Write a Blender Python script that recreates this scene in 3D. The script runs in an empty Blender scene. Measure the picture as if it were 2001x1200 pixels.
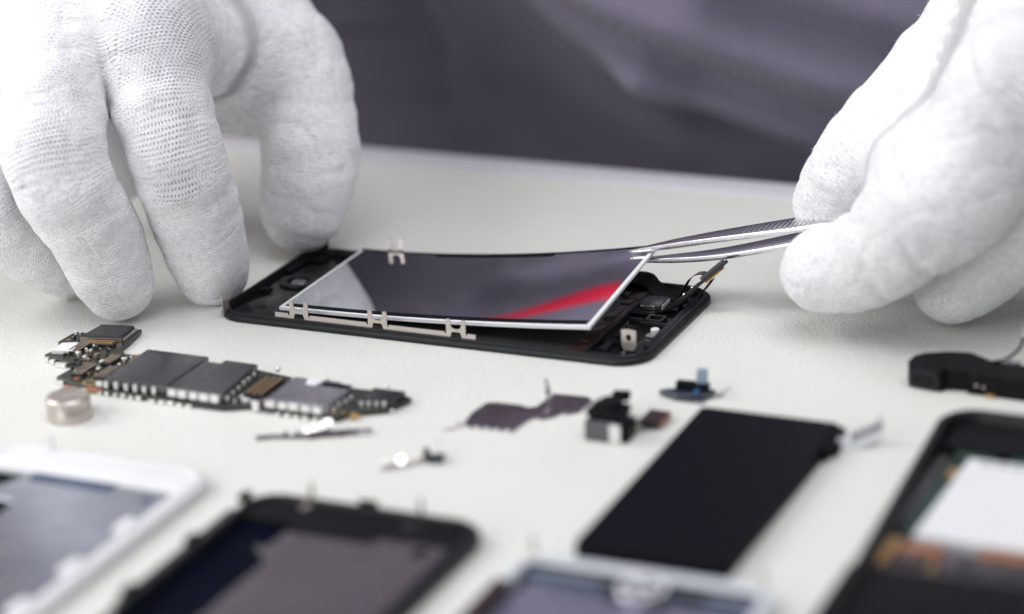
import bpy, bmesh, math, random
import numpy as np
from mathutils import Vector, Matrix

random.seed(7)
RNG = np.random.RandomState(11)
S = 0.001                      # everything below is written in millimetres
scene = bpy.context.scene
COL = scene.collection
ORIG = {}                      # world origin (mm) of every thing and part

# ------------------------------------------------------------------ materials
def nodes_of(name):
    m = bpy.data.materials.new(name)
    m.use_nodes = True
    nt = m.node_tree
    b = nt.nodes['Principled BSDF']
    return m, nt, b

def N(nt, typ, **kw):
    n = nt.nodes.new(typ)
    for k, v in kw.items():
        if k in n.inputs.keys() if hasattr(n.inputs, 'keys') else False:
            n.inputs[k].default_value = v
        else:
            setattr(n, k, v)
    return n

def mth(nt, op, a, b=None, c=None, clamp=False):
    n = nt.nodes.new('ShaderNodeMath'); n.operation = op; n.use_clamp = clamp
    for i, x in enumerate((a, b, c)):
        if x is None: continue
        if isinstance(x, (int, float)): n.inputs[i].default_value = x
        else: nt.links.new(x, n.inputs[i])
    return n.outputs[0]

def mixc(nt, fac, a, b, mode='MIX'):
    n = nt.nodes.new('ShaderNodeMix'); n.data_type = 'RGBA'; n.blend_type = mode
    for i, x in ((0, fac), (6, a), (7, b)):
        if isinstance(x, (int, float)): n.inputs[i].default_value = x
        elif isinstance(x, tuple): n.inputs[i].default_value = (*x[:3], 1)
        else: nt.links.new(x, n.inputs[i])
    return n.outputs[2]

def noise(nt, scale, detail=3, rough=.5, vec=None):
    """scale in features per mm on object coordinates"""
    n = nt.nodes.new('ShaderNodeTexNoise')
    n.inputs['Scale'].default_value = scale
    n.inputs['Detail'].default_value = detail
    n.inputs['Roughness'].default_value = rough
    if vec is None: vec = objco(nt)
    nt.links.new(vec, n.inputs['Vector'])
    return n.outputs['Fac']

def objco(nt, stretch=(1, 1, 1)):
    t = nt.nodes.new('ShaderNodeTexCoord')
    mp = nt.nodes.new('ShaderNodeMapping')
    mp.inputs['Scale'].default_value = tuple(1000 * s for s in stretch)
    nt.links.new(t.outputs['Object'], mp.inputs['Vector'])
    return mp.outputs['Vector']

def ramp(nt, fac, lo, hi, a=0., b=1.):
    n = nt.nodes.new('ShaderNodeMapRange')
    n.inputs['From Min'].default_value = lo; n.inputs['From Max'].default_value = hi
    n.inputs['To Min'].default_value = a; n.inputs['To Max'].default_value = b
    nt.links.new(fac, n.inputs['Value'])
    return n.outputs[0]

def bump(nt, b, h, dist=.1, strength=1.):
    n = nt.nodes.new('ShaderNodeBump')
    n.inputs['Distance'].default_value = dist * S
    n.inputs['Strength'].default_value = strength
    nt.links.new(h, n.inputs['Height'])
    nt.links.new(n.outputs['Normal'], b.inputs['Normal'])

def simple(name, col, rough=.5, metal=0., var=.12, vscale=.35, bmp=0., bscale=3., spec=.5, coat=0., rvar=.08):
    m, nt, b = nodes_of(name)
    f = noise(nt, vscale, 4, .6)
    v = ramp(nt, f, .3, .7, 1 - var, 1 + var)
    cc = nt.nodes.new('ShaderNodeVectorMath'); cc.operation = 'SCALE'
    cc.inputs[0].default_value = col
    nt.links.new(v, cc.inputs['Scale'])
    nt.links.new(cc.outputs[0], b.inputs['Base Color'])
    nt.links.new(ramp(nt, noise(nt, vscale * 2.7, 3), .3, .7, max(rough - rvar, .02), min(rough + rvar, 1)), b.inputs['Roughness'])
    b.inputs['Metallic'].default_value = metal
    b.inputs['Specular IOR Level'].default_value = spec
    b.inputs['Coat Weight'].default_value = coat
    if bmp: bump(nt, b, noise(nt, bscale, 3), bmp)
    return m

M = {}
M['black_plastic'] = simple('black_plastic', (.009, .010, .012), .42, bmp=.03, bscale=4, spec=.32)
M['soft_black'] = simple('soft_black', (.005, .005, .007), .6, bmp=.02, bscale=6, spec=.15)
M['black_glass'] = simple('black_glass', (.004, .004, .005), .06, rvar=.02, var=.05, spec=.3)
M['grey_glass'] = simple('grey_glass', (.03, .029, .03), .12, rvar=.03, var=.1)
M['nickel'] = simple('nickel', (.60, .54, .50), .36, .9, var=.06, vscale=.8)
M['bright_steel'] = simple('bright_steel', (.80, .79, .80), .16, 1., var=.05, vscale=.6, rvar=.05)
M['shield'] = simple('shield', (.135, .128, .14), .3, .9, var=.07, vscale=.12, bmp=.01, bscale=5)
M['shield_light'] = simple('shield_light', (.40, .38, .42), .26, .9, var=.07, vscale=.12)
M['solder'] = simple('solder', (.86, .85, .83), .28, .55, var=.08, vscale=1.)
M['gold'] = simple('gold', (.60, .38, .17), .35, .8, var=.12, vscale=.9)
M['copper'] = simple('copper', (.45, .20, .12), .45, .5, var=.2, vscale=.5)
M['pcb'] = simple('pcb', (.022, .027, .018), .35, var=.4, vscale=.8)
M['pcb_green'] = simple('pcb_green', (.015, .055, .042), .35, var=.3, vscale=.5)
M['chip'] = simple('chip', (.022, .022, .026), .38, var=.15)
M['ceramic'] = simple('ceramic', (.22, .17, .13), .5, var=.5, vscale=.6)
M['blue_part'] = simple('blue_part', (.035, .045, .07), .35, var=.2)
M['blue_film'] = simple('blue_film', (.30, .36, .48), .3, var=.1)
M['white_plastic'] = simple('white_plastic', (.80, .80, .82), .35, var=.03, vscale=.1)
M['grey_white'] = simple('grey_white', (.64, .66, .72), .35, var=.03, vscale=.1)
M['label_white'] = simple('label_white', (.76, .77, .80), .5, var=.02, vscale=.06)
M['lcd_back'] = simple('lcd_back', (.53, .56, .63), .24, .95, var=.10, vscale=.035, rvar=.05)
M['lcd_warm'] = simple('lcd_warm', (.34, .30, .315), .26, .9, var=.12, vscale=.03, rvar=.05)
M['navy'] = simple('navy', (.0012, .0025, .009), .5, var=.25, vscale=.08, spec=.04)
M['navy_light'] = simple('navy_light', (.05, .08, .15), .3, var=.2, vscale=.1)
M['battery_wrap'] = simple('battery_wrap', (.005, .005, .009), .55, var=.1, bmp=.02, bscale=1.2, spec=.08)
M['violet_metal'] = simple('violet_metal', (.24, .20, .235), .33, .9, var=.1, vscale=.1)
M['ribbon_brown'] = simple('ribbon_brown', (.035, .017, .018), .14, var=.5, vscale=.5)
M['amber'] = simple('amber', (.62, .27, .03), .3, var=.15)
M['clear_film'] = simple('clear_film', (.75, .75, .80), .2, var=.05)
M['skin'] = simple('skin', (.52, .27, .19), .5, var=.12, vscale=.1, bmp=.1, bscale=1.2)
M['fibre'] = simple('fibre', (.78, .78, .8), .9, spec=.1)
M['red_cloth'] = simple('red_cloth', (.80, .004, .05), .7, var=.05)

def table_mat():
    m, nt, b = nodes_of('pale_leather')
    co = objco(nt)
    v = nt.nodes.new('ShaderNodeTexVoronoi'); v.feature = 'SMOOTH_F1'
    v.inputs['Scale'].default_value = 1.25; v.inputs['Smoothness'].default_value = .4
    wob = nt.nodes.new('ShaderNodeVectorMath'); wob.operation = 'ADD'
    nz = nt.nodes.new('ShaderNodeTexNoise'); nz.inputs['Scale'].default_value = .9
    nt.links.new(co, nz.inputs['Vector'])
    sc = nt.nodes.new('ShaderNodeVectorMath'); sc.operation = 'SCALE'; sc.inputs['Scale'].default_value = 1.3
    nt.links.new(nz.outputs['Color'], sc.inputs[0])
    nt.links.new(co, wob.inputs[0]); nt.links.new(sc.outputs[0], wob.inputs[1])
    nt.links.new(wob.outputs[0], v.inputs['Vector'])
    f = noise(nt, .012, 4, .6)
    f2 = noise(nt, .6, 4, .6)
    c = mixc(nt, ramp(nt, f, .3, .7), (.72, .725, .685), (.76, .76, .73))
    c = mixc(nt, ramp(nt, f2, .66, .8, 0, .10), c, (.55, .54, .48))
    c = mixc(nt, ramp(nt, v.outputs['Distance'], .35, .8, 0, .10), c, (.62, .62, .56))
    nt.links.new(c, b.inputs['Base Color'])
    b.inputs['Roughness'].default_value = .5
    b.inputs['Specular IOR Level'].default_value = .35
    h = mth(nt, 'ADD', mth(nt, 'MULTIPLY', v.outputs['Distance'], -1.), mth(nt, 'MULTIPLY', noise(nt, 3.5, 3), .35))
    h = mth(nt, 'ADD', h, mth(nt, 'MULTIPLY', noise(nt, .11, 2), 1.2))
    bump(nt, b, h, .16)
    return m
M['table'] = table_mat()
M['table_edge'] = simple('table_edge', (.66, .65, .70), .4, var=.03)

def glove_mat():
    m, nt, b = nodes_of('knit_glove')
    uv = nt.nodes.new('ShaderNodeUVMap'); uv.uv_map = 'knit'
    sep = nt.nodes.new('ShaderNodeSeparateXYZ'); nt.links.new(uv.outputs[0], sep.inputs[0])
    U, V = sep.outputs[0], sep.outputs[1]         # millimetres round / along the finger
    co = objco(nt)
    wn = noise(nt, .22, 2, .5, co)
    Vw = mth(nt, 'ADD', V, mth(nt, 'MULTIPLY', wn, 2.2))
    pu, pv = 1.15, .95
    a = mth(nt, 'MULTIPLY', U, math.pi / pu)
    zig = mth(nt, 'MULTIPLY', mth(nt, 'ABSOLUTE', mth(nt, 'SINE', a)), .42)
    rows = mth(nt, 'SINE', mth(nt, 'MULTIPLY', mth(nt, 'ADD', Vw, zig), 2 * math.pi / pv))
    wales = mth(nt, 'ABSOLUTE', mth(nt, 'SINE', a))
    stitch = mth(nt, 'MULTIPLY', mth(nt, 'ADD', mth(nt, 'MULTIPLY', rows, .5), .5), mth(nt, 'ADD', mth(nt, 'MULTIPLY', wales, .6), .4))
    # heather flecks run along the yarn: short across, long round the finger
    cmb = nt.nodes.new('ShaderNodeCombineXYZ')
    nt.links.new(mth(nt, 'MULTIPLY', U, .75), cmb.inputs[0]); nt.links.new(mth(nt, 'MULTIPLY', Vw, 3.0), cmb.inputs[1])
    fleck = noise(nt, 1.0, 4, .65, cmb.outputs[0])
    cmb2 = nt.nodes.new('ShaderNodeCombineXYZ')
    nt.links.new(mth(nt, 'MULTIPLY', U, .5), cmb2.inputs[0]); nt.links.new(mth(nt, 'MULTIPLY', Vw, 1.1), cmb2.inputs[1])
    fleck2 = noise(nt, 1.0, 3, .6, cmb2.outputs[0])
    soft = noise(nt, .06, 3, .5, co)
    at = nt.nodes.new('ShaderNodeAttribute'); at.attribute_name = 'thin'
    thin = at.outputs['Fac']
    c = mixc(nt, ramp(nt, fleck, .50, .68, 0, .70), (.94, .94, .955), (.44, .44, .48))
    c = mixc(nt, ramp(nt, fleck2, .52, .72, 0, .50), c, (.50, .50, .55))
    c = mixc(nt, mth(nt, 'MULTIPLY', ramp(nt, soft, .42, .62, 0, 1), .16), c, (.66, .65, .72))
    c = mixc(nt, mth(nt, 'MULTIPLY', thin, .45), c, (.62, .59, .67))
    # thin back of the glove: open mesh holes that let the dark skin through
    ph = 1.02
    row = mth(nt, 'FLOOR', mth(nt, 'DIVIDE', V, ph))
    off = mth(nt, 'MULTIPLY', mth(nt, 'MODULO', row, 2.), .5)
    hu = mth(nt, 'SUBTRACT', mth(nt, 'FRACT', mth(nt, 'ADD', mth(nt, 'DIVIDE', U, 1.05), off)), .5)
    hv = mth(nt, 'SUBTRACT', mth(nt, 'FRACT', mth(nt, 'DIVIDE', V, ph)), .5)
    hd = mth(nt, 'SQRT', mth(nt, 'ADD', mth(nt, 'MULTIPLY', hu, hu), mth(nt, 'MULTIPLY', hv, hv)))
    soft2 = noise(nt, .16, 2, .5, co)
    patch = ramp(nt, mth(nt, 'ADD', thin, mth(nt, 'MULTIPLY', mth(nt, 'SUBTRACT', soft2, .5), 1.6)), .35, 1.1)
    hole = mth(nt, 'MULTIPLY', ramp(nt, hd, .17, .27, 1, 0), patch, clamp=True)
    c = mixc(nt, mth(nt, 'MULTIPLY', hole, .62), c, (.10, .045, .055))
    nt.links.new(c, b.inputs['Base Color'])
    b.inputs['Roughness'].default_value = .92
    b.inputs['Specular IOR Level'].default_value = .15
    b.inputs['Sheen Weight'].default_value = .25
    b.inputs['Sheen Roughness'].default_value = .5
    b.inputs['Subsurface Weight'].default_value = .0
    h = mth(nt, 'ADD', mth(nt, 'MULTIPLY', stitch, .8), mth(nt, 'MULTIPLY', fleck, .9))
    h = mth(nt, 'SUBTRACT', h, mth(nt, 'MULTIPLY', hole, 1.2))
    bump(nt, b, h, .19)
    return m
M['glove'] = glove_mat()

def shirt_mat():
    m, nt, b = nodes_of('grey_twill')
    co = objco(nt)
    w = nt.nodes.new('ShaderNodeTexWave'); w.wave_type = 'BANDS'; w.bands_direction = 'DIAGONAL'
    w.inputs['Scale'].default_value = .22; w.inputs['Distortion'].default_value = .4
    nt.links.new(co, w.inputs['Vector'])
    c = mixc(nt, ramp(nt, w.outputs['Fac'], 0, 1, 0, 1), (.145, .13, .18), (.19, .172, .232))
    c = mixc(nt, ramp(nt, noise(nt, .03, 3), .3, .7, 0, .3), c, (.13, .115, .165))
    nt.links.new(c, b.inputs['Base Color'])
    b.inputs['Roughness'].default_value = .85
    b.inputs['Sheen Weight'].default_value = .12
    b.inputs['Specular IOR Level'].default_value = .2
    bump(nt, b, w.outputs['Fac'], .12)
    return m
M['shirt'] = shirt_mat()

def stripe_screen():
    m, nt, b = nodes_of('lilac_ribbed_panel')
    co = objco(nt)
    w = nt.nodes.new('ShaderNodeTexWave'); w.bands_direction = 'X'
    w.inputs['Scale'].default_value = .30; w.inputs['Distortion'].default_value = 0
    nt.links.new(co, w.inputs['Vector'])
    c = mixc(nt, w.outputs['Fac'], (.34, .32, .48), (.56, .54, .72))
    nt.links.new(c, b.inputs['Base Color'])
    b.inputs['Roughness'].default_value = .28
    b.inputs['Metallic'].default_value = .75
    bump(nt, b, w.outputs['Fac'], .1)
    return m
M['ribbed'] = stripe_screen()

def mirror_mat():
    m, nt, b = nodes_of('mirror_film')
    co = objco(nt)
    b.inputs['Base Color'].default_value = (.90, .90, .95, 1)
    b.inputs['Metallic'].default_value = 1.
    nt.links.new(ramp(nt, noise(nt, .5, 5, .6), .3, .8, .03, .075), b.inputs['Roughness'])
    return m
M['mirror'] = mirror_mat()

def tweezer_mat():
    m, nt, b = nodes_of('tweezer_steel')
    co = objco(nt, (.2, 3, 3))
    b.inputs['Base Color'].default_value = (.74, .73, .76, 1)
    b.inputs['Metallic'].default_value = 1.
    n = noise(nt, 1.2, 4, .7, co)
    nt.links.new(ramp(nt, n, .3, .7, .14, .28), b.inputs['Roughness'])
    bump(nt, b, n, .01)
    return m
M['tweezer'] = tweezer_mat()

# ------------------------------------------------------------------ mesh building
class MB:
    def __init__(self):
        self.v = []; self.f = []
    def add(self, vs, fs):
        n = len(self.v)
        self.v += [tuple(p) for p in vs]
        self.f += [tuple(i + n for i in f) for f in fs]
        return self
    def box(self, x0, x1, y0, y1, z0, z1, rz=0., b=0.):
        cx, cy = (x0 + x1) / 2, (y0 + y1) / 2
        if x0 > x1: x0, x1 = x1, x0
        if y0 > y1: y0, y1 = y1, y0
        pts = [(x0, y0), (x1, y0), (x1, y1), (x0, y1)]
        if rz:
            c, s = math.cos(rz), math.sin(rz)
            pts = [(cx + (x - cx) * c - (y - cy) * s, cy + (x - cx) * s + (y - cy) * c) for x, y in pts]
        return self.prism(pts, z0, z1, b)
    def prism(self, pts, z0, z1, b=0.):
        """outline (counter-clockwise in plan) extruded, with a small top chamfer b"""
        n = len(pts)
        A = sum(pts[i][0] * pts[(i + 1) % n][1] - pts[(i + 1) % n][0] * pts[i][1] for i in range(n))
        if A < 0: pts = pts[::-1]
        lv = [[(x, y, z0) for x, y in pts]]
        if b:
            ins = inset(pts, b)
            lv += [[(x, y, z1 - b) for x, y in pts], [(x, y, z1) for x, y in ins]]
        else:
            lv += [[(x, y, z1) for x, y in pts]]
        vs = [p for l in lv for p in l]; fs = [tuple(range(n))[::-1]]
        for k in range(len(lv) - 1):
            for i in range(n):
                j = (i + 1) % n
                fs.append((k * n + i, k * n + j, (k + 1) * n + j, (k + 1) * n + i))
        fs.append(tuple((len(lv) - 1) * n + i for i in range(n)))
        return self.add(vs, fs)
    def plate(self, poly, o, ex, ey, th, holes=()):
        """flat outline in a plane (o + a*ex + b*ey), thickness th along the normal"""
        o, ex, ey = Vector(o), Vector(ex), Vector(ey)
        n = ex.cross(ey).normalized() * th
        k = len(poly)
        vs = [o + ex * a + ey * b - n / 2 for a, b in poly] + [o + ex * a + ey * b + n / 2 for a, b in poly]
        fs = [tuple(range(k))[::-1], tuple(range(k, 2 * k))]
        for i in range(k):
            j = (i + 1) % k
            fs.append((i, j, k + j, k + i))
        return self.add([tuple(p) for p in vs], fs)
    def ring(self, outer, inner, z0, z1):
        n = len(outer)
        vs = [(x, y, z) for z in (z0, z1) for P in (outer, inner) for x, y in P]
        fs = []
        for i in range(n):
            j = (i + 1) % n
            o0, o1, i0, i1 = i, j, n + i, n + j
            O0, O1, I0, I1 = 2 * n + i, 2 * n + j, 3 * n + i, 3 * n + j
            fs += [(o0, o1, O1, O0), (i1, i0, I0, I1), (O0, O1, I1, I0), (o1, o0, i0, i1)]
        return self.add(vs, fs)
    def sweep(self, path, prof, closed=True):
        """path: plan points (ccw); prof: list of (inset, z) forming a closed section"""
        n = len(path); k = len(prof)
        cols = [inset(path, d, closed) for d, z in prof]
        vs = [(cols[q][i][0], cols[q][i][1], prof[q][1]) for i in range(n) for q in range(k)]
        fs = []
        for i in range(n if closed else n - 1):
            j = (i + 1) % n
            for q in range(k):
                r = (q + 1) % k
                fs.append((i * k + q, j * k + q, j * k + r, i * k + r))
        return self.add(vs, fs)
    def tube(self, pts, r, seg=8):
        P = [Vector(p) for p in pts]; n = len(P)
        rr = r if isinstance(r, (list, tuple)) else [r] * n
        vs = []; up = Vector((0, 0, 1))
        for i in range(n):
            t = (P[min(i + 1, n - 1)] - P[max(i - 1, 0)]).normalized()
            a = t.cross(up)
            if a.length < .05: a = t.cross(Vector((1, 0, 0)))
            a.normalize(); b = a.cross(t)
            for k in range(seg):
                an = 2 * math.pi * k / seg
                vs.append(tuple(P[i] + (a * math.cos(an) + b * math.sin(an)) * rr[i]))
        fs = [(i * seg + k, i * seg + (k + 1) % seg, (i + 1) * seg + (k + 1) % seg, (i + 1) * seg + k) for i in range(n - 1) for k in range(seg)]
        fs += [tuple(range(seg))[::-1], tuple(range((n - 1) * seg, n * seg))]
        return self.add(vs, fs)
    def strip(self, pts, wid, th):
        """ribbon: centre points, half-width vectors, thickness"""
        P = [Vector(p) for p in pts]; W = [Vector(w) for w in wid] if isinstance(wid, list) else [Vector(wid)] * len(P)
        vs = []; n = len(P)
        for i in range(n):
            t = (P[min(i + 1, n - 1)] - P[max(i - 1, 0)]).normalized()
            nn = t.cross(W[i]).normalized() * th / 2
            vs += [tuple(P[i] - W[i] - nn), tuple(P[i] + W[i] - nn), tuple(P[i] + W[i] + nn), tuple(P[i] - W[i] + nn)]
        fs = [(0, 1, 2, 3), tuple(4 * (n - 1) + q for q in (3, 2, 1, 0))]
        for i in range(n - 1):
            for q in range(4):
                r = (q + 1) % 4
                fs.append((4 * i + q, 4 * (i + 1) + q, 4 * (i + 1) + r, 4 * i + r))
        return self.add(vs, fs)
    def cyl(self, x, y, z0, z1, r, seg=32, b=0.):
        pts = [(x + r * math.cos(2 * math.pi * k / seg), y + r * math.sin(2 * math.pi * k / seg)) for k in range(seg)]
        return self.prism(pts, z0, z1, b)
    def ball(self, x, y, z, r, seg=12):
        vs = [(x, y, z - r)]; fs = []
        for i in range(1, seg // 2):
            a = math.pi * i / (seg // 2)
            for k in range(seg):
                vs.append((x + r * math.sin(a) * math.cos(2 * math.pi * k / seg), y + r * math.sin(a) * math.sin(2 * math.pi * k / seg), z - r * math.cos(a)))
        vs.append((x, y, z + r)); L = seg // 2 - 1
        for k in range(seg):
            fs.append((0, 1 + (k + 1) % seg, 1 + k))
            fs.append((len(vs) - 1, 1 + (L - 1) * seg + k, 1 + (L - 1) * seg + (k + 1) % seg))
            for i in range(L - 1):
                fs.append((1 + i * seg + k, 1 + i * seg + (k + 1) % seg, 1 + (i + 1) * seg + (k + 1) % seg, 1 + (i + 1) * seg + k))
        return self.add(vs, fs)
    def build(self, name, m, parent=None, bev=0., smooth=False, label=None, seg=2, at=None):
        o0 = ORIG[parent.name] if parent else (at or (0, 0, 0))
        me = bpy.data.meshes.new(name)
        me.from_pydata([((x - o0[0]) * S, (y - o0[1]) * S, (z - o0[2]) * S) for x, y, z in self.v], [], self.f)
        bm = bmesh.new(); bm.from_mesh(me)
        bmesh.ops.recalc_face_normals(bm, faces=bm.faces)
        if bev:
            es = [e for e in bm.edges if len(e.link_faces) == 2 and e.calc_face_angle(0) > .6]
            bmesh.ops.bevel(bm, geom=es, offset=bev * S, segments=seg, profile=.6, affect='EDGES', clamp_overlap=True)
        for f in bm.faces: f.smooth = bool(smooth or bev)
        bm.to_mesh(me); bm.free()
        if (smooth or bev):
            try: me.set_sharp_from_angle(angle=math.radians(40))
            except Exception: pass
        me.materials.append(m)
        o = bpy.data.objects.new(name, me); COL.objects.link(o)
        if parent: o.parent = parent
        else: o.location = tuple(c * S for c in o0)
        ORIG[o.name] = o0
        if label: o['label'] = label
        return o

def inset(pts, d, closed=True):
    n = len(pts); out = []
    for i in range(n):
        p = pts[i]; a = pts[(i - 1) % n]; b = pts[(i + 1) % n]
        if not closed and i == 0: a = (2 * p[0] - b[0], 2 * p[1] - b[1])
        if not closed and i == n - 1: b = (2 * p[0] - a[0], 2 * p[1] - a[1])
        e1 = (p[0] - a[0], p[1] - a[1]); e2 = (b[0] - p[0], b[1] - p[1])
        l1 = math.hypot(*e1) or 1; l2 = math.hypot(*e2) or 1
        n1 = (-e1[1] / l1, e1[0] / l1); n2 = (-e2[1] / l2, e2[0] / l2)
        m = (n1[0] + n2[0], n1[1] + n2[1]); q = 1 + n1[0] * n2[0] + n1[1] * n2[1]
        q = max(q, .3)
        out.append((p[0] + m[0] * d / q, p[1] + m[1] * d / q))
    return out

def rrect(x0, x1, y0, y1, r, seg=8, rz=0., c=None):
    rs = r if isinstance(r, (list, tuple)) else [r] * 4      # corners: x1y0, x1y1, x0y1, x0y0
    out = []
    for (cx, cy, a0), rr in zip(((x1, y0, -90), (x1, y1, 0), (x0, y1, 90), (x0, y0, 180)), rs):
        sx = -1 if cx == x1 else 1; sy = 1 if cy == y0 else -1
        for k in range(seg + 1):
            a = math.radians(a0 + 90 * k / seg)
            out.append((cx + sx * rr + rr * math.cos(a), cy + sy * rr + rr * math.sin(a)))
    if rz:
        c = c or ((x0 + x1) / 2, (y0 + y1) / 2); co, si = math.cos(rz), math.sin(rz)
        out = [(c[0] + (x - c[0]) * co - (y - c[1]) * si, c[1] + (x - c[0]) * si + (y - c[1]) * co) for x, y in out]
    return out

def thing(name, label, cat, loc, group=None):
    o = bpy.data.objects.new(name, None); COL.objects.link(o)
    o.empty_display_size = .01
    o.location = tuple(c * S for c in loc)
    ORIG[o.name] = tuple(loc)
    o['label'] = label; o['category'] = cat
    if group: o['group'] = group
    return o

def spline(P, n=8):
    P = [Vector(p) for p in P]; Q = [P[0] * 2 - P[1]] + P + [P[-1] * 2 - P[-2]]; out = []
    for i in range(1, len(Q) - 2):
        for k in range(n):
            t = k / n; a, b, c, d = Q[i - 1], Q[i], Q[i + 1], Q[i + 2]
            out.append(.5 * ((2 * b) + (c - a) * t + (2 * a - 5 * b + 4 * c - d) * t * t + (3 * b - a - 3 * c + d) * t ** 3))
    out.append(P[-1]); return [tuple(p) for p in out]

# ------------------------------------------------------------------ camera
CAM = np.array([351.71195, -584.162, 243.83485])
AX = np.array([[0.9168375, 0.3973496, -0.0390165], [-0.1011828, 0.3257698, 0.9400192], [-0.3862266, 0.8578971, -0.3388829]])
cd = bpy.data.cameras.new('camera'); cam = bpy.data.objects.new('camera', cd); COL.objects.link(cam)
r_, u_, f_ = AX
cam.matrix_world = Matrix(((r_[0], u_[0], -f_[0], CAM[0] * S), (r_[1], u_[1], -f_[1], CAM[1] * S), (r_[2], u_[2], -f_[2], CAM[2] * S), (0, 0, 0, 1)))
cd.sensor_width = 36.; cd.lens = 94.604
cd.clip_start = .01; cd.clip_end = 20
cd.dof.use_dof = True
cd.dof.focus_distance = .710
cd.dof.aperture_fstop = 5.2
cd.dof.aperture_blades = 0
scene.camera = cam

def ground(px, py, z):
    """the point at height z that stands at this place of the photograph"""
    d = np.array([(px - 1000.5) / 5258.42, -(py - 600) / 5258.42, 1]) @ AX
    return tuple(CAM + (z - CAM[2]) / d[2] * d)

# ------------------------------------------------------------------ the surface
t = MB(); t.box(-420, 620, -460, 143.5, -18, 0)
# the far edge strip is butted against the leather sheet
tab = t.build('table', M['table'], None, bev=0)
tab['kind'] = 'structure'
tab['label'] = 'pale leather-covered table top with fine grain'
e = MB(); e.box(-420, 620, 143.5, 158, -18, .6)
eo = e.build('edge_trim', M['table_edge'], tab, bev=1.2)
rot = math.radians(-2.5)

# ------------------------------------------------------------------ implicit surfaces (hands, clothes)
def cone_sdf(P, a, b, ra, rb):
    a = np.asarray(a, np.float32); b = np.asarray(b, np.float32)
    ab = b - a; L2 = float(ab @ ab) + 1e-9
    h = np.clip(((P - a) @ ab) / L2, 0, 1)
    d = P - a - h[..., None] * ab
    return np.sqrt((d * d).sum(-1)) - (ra + (rb - ra) * h), h

def smin(a, b, k):
    h = np.clip(.5 + .5 * (b - a) / k, 0, 1)
    return b * (1 - h) + a * h - k * h * (1 - h)

def surface_nets(F, lo, hi, step, lip=1.25):
    ax = [np.arange(lo[i], hi[i] + step, step, dtype=np.float32) for i in range(3)]
    shp = tuple(len(a) for a in ax)
    G = np.empty(shp, np.float32)
    BK = 8; half = BK / 2 * step
    nb = [int(math.ceil(n / BK)) for n in shp]
    for bi in range(nb[0]):
        J, K = np.meshgrid(np.arange(nb[1]), np.arange(nb[2]), indexing='ij')
        C = np.stack([np.full(J.shape, lo[0] + bi * BK * step + half), lo[1] + J * BK * step + half, lo[2] + K * BK * step + half], -1).astype(np.float32)
        dc = F(C)
        xs = ax[0][bi * BK:(bi + 1) * BK]
        near = np.argwhere(np.abs(dc) < half * 1.75 * lip)
        for j in range(nb[1]):
            for k in range(nb[2]):
                G[bi * BK:(bi + 1) * BK, j * BK:(j + 1) * BK, k * BK:(k + 1) * BK] = dc[j, k]
        for j, k in near:
            ys = ax[1][j * BK:(j + 1) * BK]; zs = ax[2][k * BK:(k + 1) * BK]
            P = np.stack(np.meshgrid(xs, ys, zs, indexing='ij'), -1)
            G[bi * BK:(bi + 1) * BK, j * BK:(j + 1) * BK, k * BK:(k + 1) * BK] = F(P)
    cell = tuple(s - 1 for s in shp)
    acc = np.zeros((cell[0] * cell[1] * cell[2], 3)); cnt = np.zeros(cell[0] * cell[1] * cell[2])
    quads = []
    def cid(i, j, k): return (i * cell[1] + j) * cell[2] + k
    for a in range(3):
        b, c = (a + 1) % 3, (a + 2) % 3
        sl0 = [slice(None)] * 3; sl1 = [slice(None)] * 3
        sl0[a] = slice(0, -1); sl1[a] = slice(1, None)
        g0, g1 = G[tuple(sl0)], G[tuple(sl1)]
        idx = np.argwhere((g0 < 0) != (g1 < 0))
        ok = (idx[:, b] > 0) & (idx[:, b] < shp[b] - 1) & (idx[:, c] > 0) & (idx[:, c] < shp[c] - 1)
        idx = idx[ok]
        v0 = g0[tuple(idx.T)]; v1 = g1[tuple(idx.T)]
        tt = v0 / (v0 - v1)
        pt = idx.astype(float); pt[:, a] += tt
        ids = []
        for db, dc in ((-1, -1), (0, -1), (0, 0), (-1, 0)):
            q = idx.copy(); q[:, b] += db; q[:, c] += dc
            ii = cid(q[:, 0], q[:, 1], q[:, 2]); ids.append(ii)
            for m_ in range(3): acc[:, m_] += np.bincount(ii, pt[:, m_], acc.shape[0])
            cnt += np.bincount(ii, None, acc.shape[0])
        Q = np.stack(ids, 1); flip = v0 > 0
        Q[flip] = Q[flip][:, ::-1]
        quads.append(Q)
    Q = np.concatenate(quads)
    used = np.flatnonzero(cnt > 0); remap = -np.ones(len(cnt), int); remap[used] = np.arange(len(used))
    V = acc[used] / cnt[used][:, None] * step + np.array(lo)
    return V, remap[Q]

def project(F, V, it=3, e=.25):
    V = V.copy()
    for _ in range(it):
        P = V.astype(np.float32)
        f = F(P)
        g = np.stack([(F(P + np.array(d, np.float32) * e) - F(P - np.array(d, np.float32) * e)) / (2 * e) for d in ((1, 0, 0), (0, 1, 0), (0, 0, 1))], 1)
        V -= (f / np.maximum((g * g).sum(1), .25))[:, None] * g * .9
    return V

def vnoise(P, scale, seed=0):
    """smooth value noise, +-1"""
    r = np.random.RandomState(seed).rand(32, 32, 32).astype(np.float32) * 2 - 1
    q = P * scale + 1000; i = np.floor(q).astype(int); f = q - i; f = f * f * (3 - 2 * f); out = 0
    for dx in (0, 1):
        for dy in (0, 1):
            for dz in (0, 1):
                w = (f[..., 0] if dx else 1 - f[..., 0]) * (f[..., 1] if dy else 1 - f[..., 1]) * (f[..., 2] if dz else 1 - f[..., 2])
                out = out + w * r[(i[..., 0] + dx) % 32, (i[..., 1] + dy) % 32, (i[..., 2] + dz) % 32]
    return out

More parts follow.
